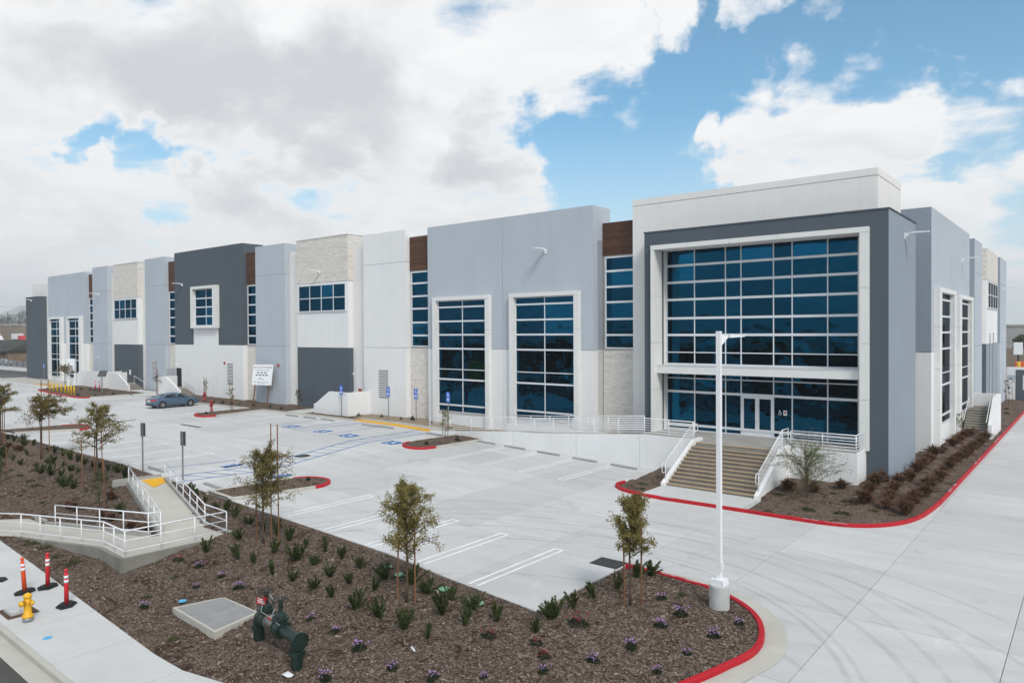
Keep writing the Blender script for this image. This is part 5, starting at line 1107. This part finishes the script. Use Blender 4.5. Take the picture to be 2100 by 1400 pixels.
labelled(scatter('rosemary_shrub',[rosemary(s,.56+.05*(s%3),.17+.05*(s%4),11+2*(s%4)) for s in range(8)],ROS,zbank,'leaf_rosemary',.6,1.08,4,9),'dark green upright shrub, {} to {}','shrub','upright green shrubs on the bank')
BRL=[(-38.67,13.43),(-38.07,13.46),(-37.75,14.97),(-35.5,13.68),(-34.63,13.81),(-32.97,13.92),(-31.89,13.96),(-57.46,16.35),(-56.19,16.37),(-55.22,16.33)]
gp=[bladegrass(s) for s in range(30,35)]
labelled(scatter('dry_grass_clump',gp,BRL,zbank,'leaf_brown',.8,1.05,5),'brown dry grass clump, {} to {}','grass clump','dry grass clumps on the bank')
BRR=[(-12.43,37.67),(-11.23,37.9),(-10.16,39.09),(-8.68,37.21),(-8.8,38.98),(-8.92,40.73),(-8.95,41.9),(-7.61,36.88),(-7.79,38.35),(-7.92,40.15),(-8.05,41.94),(-7.88,43.35),(-7.96,46.07),(-8.03,48.2),(-7.96,49.65),(-8.09,52.05),(-6.75,36.5),(-6.79,37.94),(-6.81,39.11),(-6.66,40.79),(-6.87,42.85),(-6.86,44.14),(-6.77,45.75),(-6.89,47.74),(-6.91,49.98),(-6.87,51.45),(-6.8,53.03),(-6.7,54.74),(-6.7,57.61),(-6.65,59.57),(-6.65,62.22),(-6.6,64.6),(-7.98,54.58),(-7.88,57.93),(-7.87,60.55),(-7.74,62.39),(-7.62,64.4),(-7.6,65.6)]
labelled(scatter('dry_grass_clump',gp,BRR,zfront,'leaf_brown',1.2,1.75,6),'dark brown grass clump, {} to {}','grass clump','brown grass clumps by the tower')
tp=[tuft(s) for s in range(50,54)]
labelled(scatter('low_shrub',tp,[(-10.48,34.75),(-10.22,38.0),(-9.1,35.0),(-9.41,37.03),(-8.03,36.1),(-12.44,36.6),(-19.4,35.2),(-18.9,34.2)],zfront,'leaf_cover',.8,1.3,7),'small green ground plant, {} to {}','plant','low plants in the front bed')
labelled(scatter('low_shrub',tp,[(-49.79,14.3),(-47.73,14.2),(-45.73,14.1),(-44.36,13.9),(-51.82,14.4),(-43.4,12.89),(-41.01,13.12),(-26.15,12.58),(-10.3,21.2),(-9.9,20.3),(-25.4,11.2),(-21.6,10.3)],zbank,'leaf_cover',.6,1.2,8),'low green ground cover patch, {} to {}','plant','ground cover patches on the bank')
labelled(scatter('trailing_shrub',[tuft(s,.4,.4,260,.06) for s in range(60,63)],[(-35.22,10.75),(-34.0,10.95),(-32.48,10.9),(-31.05,10.98)],zbank,'leaf_cover',.6,.9,9),'leafy trailing plant below the ramp, {} to {}','plant','trailing plants below the ramp')
# flowers: foliage tuft with separate blooms
def flower_plants(pts,name,mt,fmt,cat,group,seed,spread=.20,nb=15):
    rr=np.random.default_rng(seed); protos=[]
    for s in range(3):
        v,f=tuft(seed+s,spread*1.05,.2,330,.045); o=from_np('foliage',v,f,'leaf_dark'); fme=o.data; bpy.data.objects.remove(o)
        c=np.stack([rr.normal(0,spread*.5,nb),rr.normal(0,spread*.45,nb),.12+rr.random(nb)*.14],1); V=[];F=[]
        for k,p in enumerate(c):
            o_=len(V); r_=.016+rr.random()*.015
            V+=[tuple(p+np.array(q)*r_) for q in ((1,0,0),(0,1,0),(-1,0,0),(0,-1,0),(0,0,1),(0,0,-1))]; F+=[(o_+a,o_+b,o_+c_) for a,b,c_ in ((0,1,4),(1,2,4),(2,3,4),(3,0,4),(1,0,5),(2,1,5),(3,2,5),(0,3,5))]
        me=bpy.data.meshes.new('blooms'); me.from_pydata(V,[],F); me.materials.append(MT[mt]); protos.append((fme,me))
    res=[]
    for i,(x,y) in enumerate(pts):
        root=thing(name,'x',cat,(x,y,zbank(x,y)),random.random()*6.28)
        for nm,me in zip(('foliage','blooms'),protos[i%3]):
            o=bpy.data.objects.new(nm,me); COL.objects.link(o); o.parent=root
            if nm=='blooms': o['kind']='stuff'
        s=random.uniform(.65,1.15); root.scale=(s,s,s); res.append((root,x,y))
    labelled(res,fmt,cat,group)
flower_plants([(-10.65,20.49),(-9.6,19.67),(-9.68,18.54),(-8.2,18.82),(-8.31,17.39),(-9.69,16.92),(-10.14,15.73),(-8.56,16.22),(-10.96,14.67),(-17.75,13.33),(-19.0,13.36),(-16.21,12.98),(-14.68,12.88),(-15.87,11.59),(-13.35,13.09),(-12.14,13.74),(-26.04,13.42),(-24.5,13.46),(-24.65,12.6),(-24.59,10.78),(-23.07,13.31),(-8.0,20.1)],'flowering_shrub','flower_purple','purple flowering clump, {} to {}','flowers','purple flower clumps',70)
flower_plants([(-13.57,15.56),(-11.99,15.73),(-11.41,15.3),(-11.58,17.21),(-27.46,13.33)],'flowering_shrub','flower_red','dark red flowering clump, {} to {}','flowers','dark red flower clumps',80,.30,16)
# small plants in the strips by the building
WP=[(-107.5,35.0),(-106.3,35.6),(-92.5,33.9),(-93.5,35.0),(-92.0,37.5),(-89.0,0)]
def wl(x,y): return hlot(x)+.13
sm=[tuft(s,.22,.34,240,.06) for s in range(90,93)]
P=[(-107.6,35.1,'by the left end of the bollard row'),(-94.2,33.9,'by the right end of the bollard row'),(-92.2,35.0,'beside the far walk, nearest the red kerb'),(-92.0,37.0,'beside the far walk, nearest the stairs'),(-101.5,38.0,'left of the two far red delineators'),(-103.5,37.6,'behind the middle bollards'),(-84.5,39.6,'left of the parked car at the wall'),(-73.4,39.6,'right of the red hydrant at the wall, first'),(-71.9,39.8,'right of the red hydrant at the wall, second'),(-70.2,39.9,'between the red hydrant and the notice board'),(-68.9,40.0,'just left of the notice board'),(-66.6,40.2,'just right of the notice board'),(-64.2,40.6,'before the white recess right of the notice board'),(-61.9,40.3,'before the dark lower panel'),(-51.2,41.2,'tucked at the right end of the white stair wall'),(-49.0,42.0,'below the louvred vent'),(-46.4,41.9,'left of the sign at the stone strip'),(-45.2,42.1,'just before the stone strip'),(-42.6,41.8,'before the first tall window'),(-36.2,35.0,'at the red nose of the island by the ramp wall'),(-35.6,37.5,'behind the sapling on the island by the ramp wall'),(-32.7,22.9,'in the red-nosed island near the walkway ramp, right'),(-33.0,21.0,'in the red-nosed island near the walkway ramp, left'),(-63.6,33.6,'at the nose of the hydrant island')]
for (o,x,y),(a,b,c) in zip(scatter('small_shrub',sm,[(a,b) for a,b,_ in P],wl,'leaf_dark',.7,1.15,12),P): tag(o,'small dark green shrub '+c,'shrub','small shrubs in the planting strips')

# ------------------------------------------------------------------ trees
def make_tree(label,x,y,z,h,cb,cw,n_br,n_leaf,seed,leafm='leaf_olive',lean=(0,0),trunk_r=.035,stakes=(),leafL=.085,off=(0,0),bare=0.,stake_h=None,tie=True,up=.6,name='young_tree',cz=.75):
    """h height, cb crown base height, cw crown half width"""
    rs=np.random.default_rng(seed); root=thing(name,label,'tree',(x,y,z))
    tr=MB(); N=8; tp_=[np.array([lean[0]*(k/N)**1.5+rs.normal(0,.012),lean[1]*(k/N)**1.5+rs.normal(0,.012),h*.93*k/N]) for k in range(N+1)]; tp_[0][2]=-.1
    tr.tube(tp_,[trunk_r*(1.15-.85*k/N) for k in range(N+1)],7)
    C=[];D=[]
    for b in range(n_br):
        f=cb/h+(1-cb/h)*((b+.5)/n_br)**.9*.97; kk=min(N-1,int(f/.93*N)) if f<.93 else N-1; base=tp_[kk]+(tp_[kk+1]-tp_[kk])*min(1,max(0,f/.93*N-kk))
        a=b*2.4+rs.normal(0,.5); fc=(f*h-cb)/(h-cb); ln=cw*(1.15-.25*abs(fc-.35)-.65*fc**2)*(.65+.5*rs.random())
        d=np.array([math.cos(a),math.sin(a),up*(.6+.8*rs.random())]); d/=np.linalg.norm(d); p=[base]
        for s in range(6): d=unit(d+rs.normal(0,.14,3)+np.array([0,0,-.07*s*.5])); p.append(p[-1]+d*ln/5)
        q=np.array(p); q[:,0]+=off[0]*np.linspace(0,1,7); q[:,1]+=off[1]*np.linspace(0,1,7)
        tr.tube(q,[trunk_r*.42*(1-.13*k) for k in range(7)],4)
        for w in range(14):
            i=rs.integers(1,7); st=q[i]; td=unit(q[min(6,i)]-q[max(0,i-1)]+rs.normal(0,.022*ln*5,3)/1.2); tl=ln*(.22+.34*rs.random()); e=st+td*tl
            if w%3==0: tr.tube([st,(st+e)/2+rs.normal(0,.01,3),e],[.006,.005,.002],3)
            m_=max(2,int(n_leaf/(n_br*14)*(1-bare))); u=rs.random(m_)[:,None]; C.append(st+(e-st)*u+rs.normal(0,.045,(m_,3))); D.append(unit(np.tile(td,(m_,1))*.5+rs.normal(size=(m_,3))*.9+np.array([0,0,-.35])))
    tr.build('trunk','bark',root,loc=(0,0,0),local=True,smooth=True)
    C=np.concatenate(C);D=np.concatenate(D); n=len(C); v,f=leaf_quads(C,D,leafL*(.6+.8*rs.random(n)),leafL*.19*(.7+.6*rs.random(n)),rs); from_np('crown',v,f,leafm,root)
    sh=stake_h or h*.75
    for sx_,sy_,hh in stakes:
        m=MB(); m.tube([(sx_,sy_,-.3),(sx_+rs.normal(0,.03),sy_+rs.normal(0,.03),hh)],.026,6); m.build('stake','stake_wood',root,loc=(0,0,0),local=True)
    if tie and len(stakes)>1:
        zt=min(s[2] for s in stakes)-.25; m=MB(); m.tube([(stakes[0][0],stakes[0][1],zt),(lean[0]*.5,lean[1]*.5,zt+.02),(stakes[1][0],stakes[1][1],zt)],.014,5); m.build('tie','rubber',root,loc=(0,0,0),local=True)
    return root
zb=zbank
make_tree('bushy olive-leaved staked tree in the middle of the near bank',-17.35,15.86,zb(-17.35,15.86),3.75,1.35,.86,46,10500,101,off=(-.05,.0),up=1.2,stakes=((-.33,-.12,2.6),(.28,.1,3.0)),trunk_r=.05)
make_tree('olive-leaved tree with tall stakes right of the walkway ramp',-25.97,16.03,zb(-25.97,16.03),3.7,1.25,.95,42,8600,102,stakes=((-.12,.45,4.75),(.35,.5,4.75),(-.28,-.1,2.5)),trunk_r=.045,off=(.15,.1),up=1.0)
make_tree('slender olive-leaved staked tree beside the lamp post bed',-11.19,19.47,zb(-11.19,19.47),3.35,1.4,.56,40,8600,103,stakes=((-.12,-.15,2.35),(.3,.15,2.7)),trunk_r=.04,off=(.12,.05),up=1.2)
make_tree('loose wide-crowned staked tree just left of the walkway ramp',-42.24,16.1,zb(-42.24,16.1),3.9,1.5,1.2,30,6200,104,stakes=((-.35,0,2.7),(.5,.1,2.6),(.8,-1.0,2.3)),trunk_r=.055,off=(.2,.1),leafL=.10)
make_tree('autumn-tinted tree between two very tall stakes on the left bank',-50.94,16.2,zb(-50.94,16.2),3.8,2.2,1.0,28,7000,105,'leaf_autumn',stakes=((-.4,.2,4.9),(.55,.3,4.95)),trunk_r=.05,off=(.55,.25),leafL=.10)
make_tree('half-visible staked tree at the left edge of the picture',-59.2,16.4,zb(-59.07,16.39),4.2,2.0,.8,26,7000,106,stakes=((-.3,.2,3.2),(.45,.1,3.4)),trunk_r=.06,leafL=.10)
make_tree('small bare sapling with one leaning stake at the left edge',-47.3,13.05,zb(-47.1,13.05),1.5,.3,.35,12,700,107,'leaf_cover',stakes=((.3,.2,2.1),),trunk_r=.02)
make_tree('thin sapling with a stake inside the fold of the walkway ramp',-37.06,14.2,zb(-37.06,14.2),1.75,.5,.45,16,1100,108,'leaf_cover',stakes=((.35,.1,2.4),),trunk_r=.022)
make_tree('bare budding shrub with one stake before the entrance landing wall',-11.16,36.73,zfront(-11.16,36.73),2.2,.1,1.75,64,4600,109,'leaf_fresh',stakes=((-.25,.55,2.55),),trunk_r=.034,up=.95,name='bare_shrub',leafL=.07)
for x,y,h,cb,cw,nl,lf,st,sd_,lb in [(-76.6,40.4,2.2,1.0,.3,250,'leaf_fresh',2.6,111,'thin staked sapling at the wall right behind the parked car'),(-65.2,37.0,2.1,.7,.4,420,'leaf_fresh',2.8,112,'staked sapling with fresh leaves on the hydrant island'),(-87.6,40.2,2.3,1.3,.5,300,'leaf_dark',3.1,113,'sapling at the left side of the stair wall by the car'),(-60.8,41.6,1.9,.7,.35,450,'leaf_dark',2.0,114,'staked sapling before the dark lower panel'),(-37.3,38.0,2.0,.3,.42,520,'leaf_fresh',2.05,115,'staked sapling with fresh leaves on the island at the ramp wall'),(-8.3,63.0,1.6,.6,.5,420,'leaf_fresh',2.0,116,'staked sapling among the brown grasses on the flank'),(-7.6,95,3.0,1.0,.5,600,'leaf_cover',2.2,117,'slim young tree at the far end of the flank bed')]:
    make_tree(lb,x,y,(zfront if x>-10 else wl)(x,y),h,cb,cw,9,nl,sd_,lf,stakes=((-.3,.05,st),(.32,-.05,st*.97)),trunk_r=.022,leafL=.10)
make_tree('small braced tree behind the yellow bollards',-108.5,37.5,hlot(-108)+.1,3.0,1.4,1.1,20,2200,118,'leaf_autumn',stakes=(),trunk_r=.05,leafL=.13)
labelled(scatter('low_shrub',tp,[(-7.3,74.5),(-7.2,78),(-7.6,82),(-7.1,86),(-7.5,90)],zfront,'leaf_cover',1.2,1.8,15),'low green rear bed patch, {} to {}','plant','low plants on the flank')

# ================================================================== BEYOND THE LOT
def big_tree(label,x,y,z,h,w,seed,name='distant_tree',group='far dark trees',nl=2600,leafm='leaf_dark'):
    rs=np.random.default_rng(seed); root=thing(name,label,'tree',(x,y,z),0,group)
    m=MB(); m.tube([(0,0,-.5),(0,0,h*.5),(0,0,h*.8)],[.25,.18,.05],6); m.build('trunk','bark',root,loc=(0,0,0),local=True)
    nb=14; cc=np.stack([rs.normal(0,w*.4,nb),rs.normal(0,w*.4,nb),h*(.45+.45*rs.random(nb))],1); i=rs.integers(0,nb,nl); d=unit(rs.normal(size=(nl,3))); c=cc[i]+d*(w*.42)*np.cbrt(rs.random(nl))[:,None]
    v,f=leaf_quads(c,unit(rs.normal(size=(nl,3))),.35+rs.random(nl)*.3,.16+rs.random(nl)*.1,rs); from_np('crown',v,f,leafm,root); return root
# left: house, yard, sound wall
hs=thing('house','low brown house with dark gabled roof at the far left','house',(-233,68,1.28))
bx('wall','house_wall',-246,-224,64,76,1.0,4.2,hs)
def gable(x0,x1,y0,y1,ze,zr,mt,name,axis='x',parent=hs):
    m=MB(); o=.6
    if axis=='x': ym=(y0+y1)/2; m.add([(x0-o,y0-o,ze),(x1+o,y0-o,ze),(x1+o,ym,zr),(x0-o,ym,zr),(x0-o,y1+o,ze),(x1+o,y1+o,ze)],[(0,1,2,3),(3,2,5,4),(0,3,4),(1,5,2),(0,4,5,1)])
    else: xm=(x0+x1)/2; m.add([(x0-o,y0-o,ze),(x0-o,y1,ze),(xm,y1,zr),(xm,y0-o,zr),(x1+o,y0-o,ze),(x1+o,y1,ze)],[(0,3,2,1),(3,4,5,2),(0,4,3),(1,2,5),(0,1,5,4)])
    return m.build(name,mt,parent)
gable(-246,-224,64,76,4.2,7.2,'roof_dark','roof'); g2=gable(-233,-227,61.5,70,4.0,5.7,'roof_dark','porch_roof','y'); bx('porch_wall','house_wall',-232.6,-227.4,63,63.9,1.0,4.1,hs); bx('porch_post','sign_white',-229.9,-229.6,61.4,61.7,1.0,4.0,hs); bx('door','interior_dark',-231.5,-230.4,62.95,62.99,1.2,3.4,hs)
fw_=thing('boundary_wall','low white wall with open panel fence at the far left','wall',(-165,45,1.2))
bx('wall','white_paint',-215,-139,50.0,50.3,.9,2.0,fw_)
for k in range(22): bx('fence_panel','galv',-214+k*3.4,-211.6+k*3.4,50.1,50.16,2.002,3.3,fw_)
s2=sedan('silver car parked before the far brown house',(-206,58,1.30),R(-78),'car_silver')
def truck(label,x,y,z,rz,cab,L=6.5,bh=2.6,box='car_white'):
    r_=thing('box_truck',label,'truck',(x,y,z),rz,'vehicles in far yards')
    def b(nm,mt,x0,x1,y0,y1,z0,z1): m=MB(); m.box(x0,x1,y0,y1,z0,z1); m.build(nm,mt,r_,loc=(0,0,0),local=True)
    b('cargo_box',box,-L/2,L/2-1.6,-1.15,1.15,.9,.9+bh); m=MB(); m.hexa([(L/2-1.55,-1.0,2.3),(L/2-.6,-1.0,2.3),(L/2-.6,1.0,2.3),(L/2-1.55,1.0,2.3)],[(L/2-1.55,-1.05,.7),(L/2+.5,-1.05,.7),(L/2+.5,1.05,.7),(L/2-1.55,1.05,.7)]); m.build('cab',cab,r_,loc=(0,0,0),local=True)
    b('window','car_glass',L/2-1.2,L/2-.55,-1.03,1.03,1.65,2.2); b('chassis','rubber',-L/2,L/2,-.8,.8,.5,.88)
    for xx in (-L/2+1,L/2-.6):
        for s in (-1,1): m=MB(); m.lathe([(.45,s*.75),(.45,s*1.06)],14,(xx,0,.45),'y'); m.build('wheel','rubber',r_,loc=(0,0,0),local=True)
truck('white box truck in the yard behind the far house, left',-338,92,6.0,R(20),'car_white'); truck('red and white truck in the yard behind the far house',-334,99,6.0,R(10),'car_red',6,2.2); truck('white van in the yard at the left picture edge',-330,88,6.0,R(80),'car_white',6,1.8)
g=MB(); g.box(-420,-322,70,160,1.0,5.99); tag(g.build('raised_yard','earth'),kind='structure')
wl_=thing('sound_wall','long brown freeway sound wall with posts far left','wall',(-490,140,7))
for k in range(10):
    y0=90+k*12; bx('wall_panel','sound_wall',-490.3,-490,y0,y0+11.5,1.28,14.0,wl_); bx('post','house_wall',-490.5,-489.7,y0+11.5,y0+12,1.28,14.3,wl_)
bx('coping','far_concrete',-490.6,-489.6,90,210,14.31,15.0,wl_)
for i,(yy,hh) in enumerate([(178,19),(186,22),(194,20),(203,24),(211,21),(219,23)]): big_tree('dark tree behind the sound wall, %s from the left'%ORD[i],-640-6*i,yy-4,1.3,hh+4,7.5,200+i,nl=1800)
for x,y,lb in ((-560,160,'thin utility pole above the sound wall, left'),(-565,168,'thicker utility pole above the sound wall, right')): m=MB(); m.tube([(x,y,1),(x,y,24)],[.35,.22],6); tag(m.build('utility_pole','bark'),lb,'pole')
m=MB(); m.tube([(-560,120,27.5),(-560,230,27.3)],.05,5); tag(m.build('power_line','iron'),'single dark power line crossing the far left sky','cable')
# mountains
mv=[];mf=[];rs=np.random.default_rng(5); n=80
for k in range(n+1):
    az=R(50+k*.6); dd=5600; hgt=210*(.55+.45*math.sin(k*.19+1.2)+.10*math.sin(k*.71)+.05*rs.random())
    mv+=[(-math.sin(az)*dd,math.cos(az)*dd,-40),(-math.sin(az)*dd*1.06,math.cos(az)*dd*1.06,max(25,hgt))]
mf=[(2*k,2*k+1,2*k+3,2*k+2) for k in range(n)]; m=MB(); m.v=mv; m.f=mf; tag(m.build('mountains','mountain',smooth=True),kind='structure')
# right: screen wall, gate line, sheds, tank, hedge
sw_=thing('screen_wall','white and dark grey screen wall at the rear corner of the building','wall',(-7.2,104.2,0))
bx('wall','white_paint',-8.5,-5.7,104.0,104.35,-.1,4.05,sw_); bx('dark_panel','dark_grey',-7.65,-5.7,103.96,103.998,-.05,3.75,sw_); bx('white_panel','white_paint',-6.95,-5.75,103.93,103.958,1.4,3.1,sw_); bx('grey_band','grey_blue',-8.49,-7.66,103.97,103.998,2.6,3.1,sw_)
sh=thing('rear_warehouse','large grey concrete shed beyond the truck court','building',(0,235,0)); bx('wall','far_concrete',-45,60,225,250,-.1,9.3,sh); bx('roof_edge','far_concrete',-45.2,60.2,224.8,250,9.302,9.8,sh); bx('door_band','interior_dark',-16,20,224.9,224.98,5.2,7.2,sh)
for k in range(8): bx('pilaster','concrete_raw',-44+k*6,-43.6+k*6,224.6,224.99,-.1,9.3,sh)
yf=thing('yard_wall','brown slatted yard wall in front of the rear shed','wall',(-5,200,0)); bx('wall','sound_wall',-40,30,200,200.3,-.1,4.2,yf)
for i,x in enumerate((-14.6,-12.2,-9.8)): big_tree('round green hedge tree before the rear shed, %s from the left'%ORD[i],x,210,-.1,7.2,2.0,300+i,'hedge_tree','hedge trees at the rear shed',900,'leaf_cover')
for i,(x,y) in enumerate(((-11.2,158),(-10.3,160),(-9.4,166))): m=MB(); m.lathe([(.3,0),(.3,2.6),(.2,2.75),(0,2.8)],12,(x,y,-.05)); tag(m.build('bollard','bollard_yellow'),'yellow bollard beyond the screen wall, %s from the left'%ORD[i],'bollard','yellow bollards at the rear yard')
rs_=thing('rear_sign','white upright sign on a dark post beyond the screen wall','sign',(-12.2,172,0)); bx('post','iron',-12.4,-12.1,172,172.3,-.1,3.6,rs_); bx('board','sign_white',-13.0,-11.5,171.9,171.99,3.6,6.0,rs_)
truck('orange flatbed parked beyond the screen wall',-9.5,176,0,0,'post_orange',7,1.2,'post_orange')
# across the street, seen mirrored in the glass
ac=thing('street_warehouse','long low tan warehouse across the street','building',(-70,-60,-.9)); bx('wall','house_wall',-190,-10,-75,-52,-1.0,5.2,ac); bx('roof','tan_roof',-190.5,-9.5,-75.5,-51.5,5.202,5.5,ac)
for k in range(14): bx('dock_door','car_white' if k%3 else 'interior_dark',-180+k*12,-175.5+k*12,-51.99,-51.9,-.8,3.0,ac)
for i,x in enumerate((-150,-118,-88,-58,-24)): big_tree('street tree across the road, %s from the left end'%ORD[i],x,-30-3*(i%3),-.9,5.2+.8*(i%4),2.6,400+i,'street_tree','trees across the street',1500)
for i,(x,y,c) in enumerate(((-118,-20,'car_white'),(-92,-18,'bollard_yellow'),(-76,-21,'car_white'),(-60,-19,'car_white'),(-44,-20,'car_white'),(-30,-22,'car_red'))): truck('truck parked across the street, %s from the left end'%ORD[i],x,y,-.9,R(10*(i%3)),c,7,2.4,c)
for i,x in enumerate((-105,-84,-66,-50,-36)): 
    o=copy_tree(s2); o.location=(x,-14-(i%2)*2,-.88); o.rotation_euler=(0,0,R(90)); tag(o,'car parked across the street, %s from the left end'%ORD[i],'car','cars across the street')

# ------------------------------------------------------------------ haze
hm=bpy.data.materials.new('haze'); hm.use_nodes=True; t=hm.node_tree; t.nodes.clear()
o_=nd(t,'ShaderNodeOutputMaterial'); v_=nd(t,'ShaderNodeVolumePrincipled',{'Color':(.975,.985,.995,1),'Density':3.0e-4,'Anisotropy':.2}); t.links.new(v_.outputs[0],o_.inputs['Volume']); MT['haze']=hm
m=MB(); m.box(-6600,6600,-6600,6600,-60,260); hz=m.build('haze','haze'); tag(hz,kind='stuff')
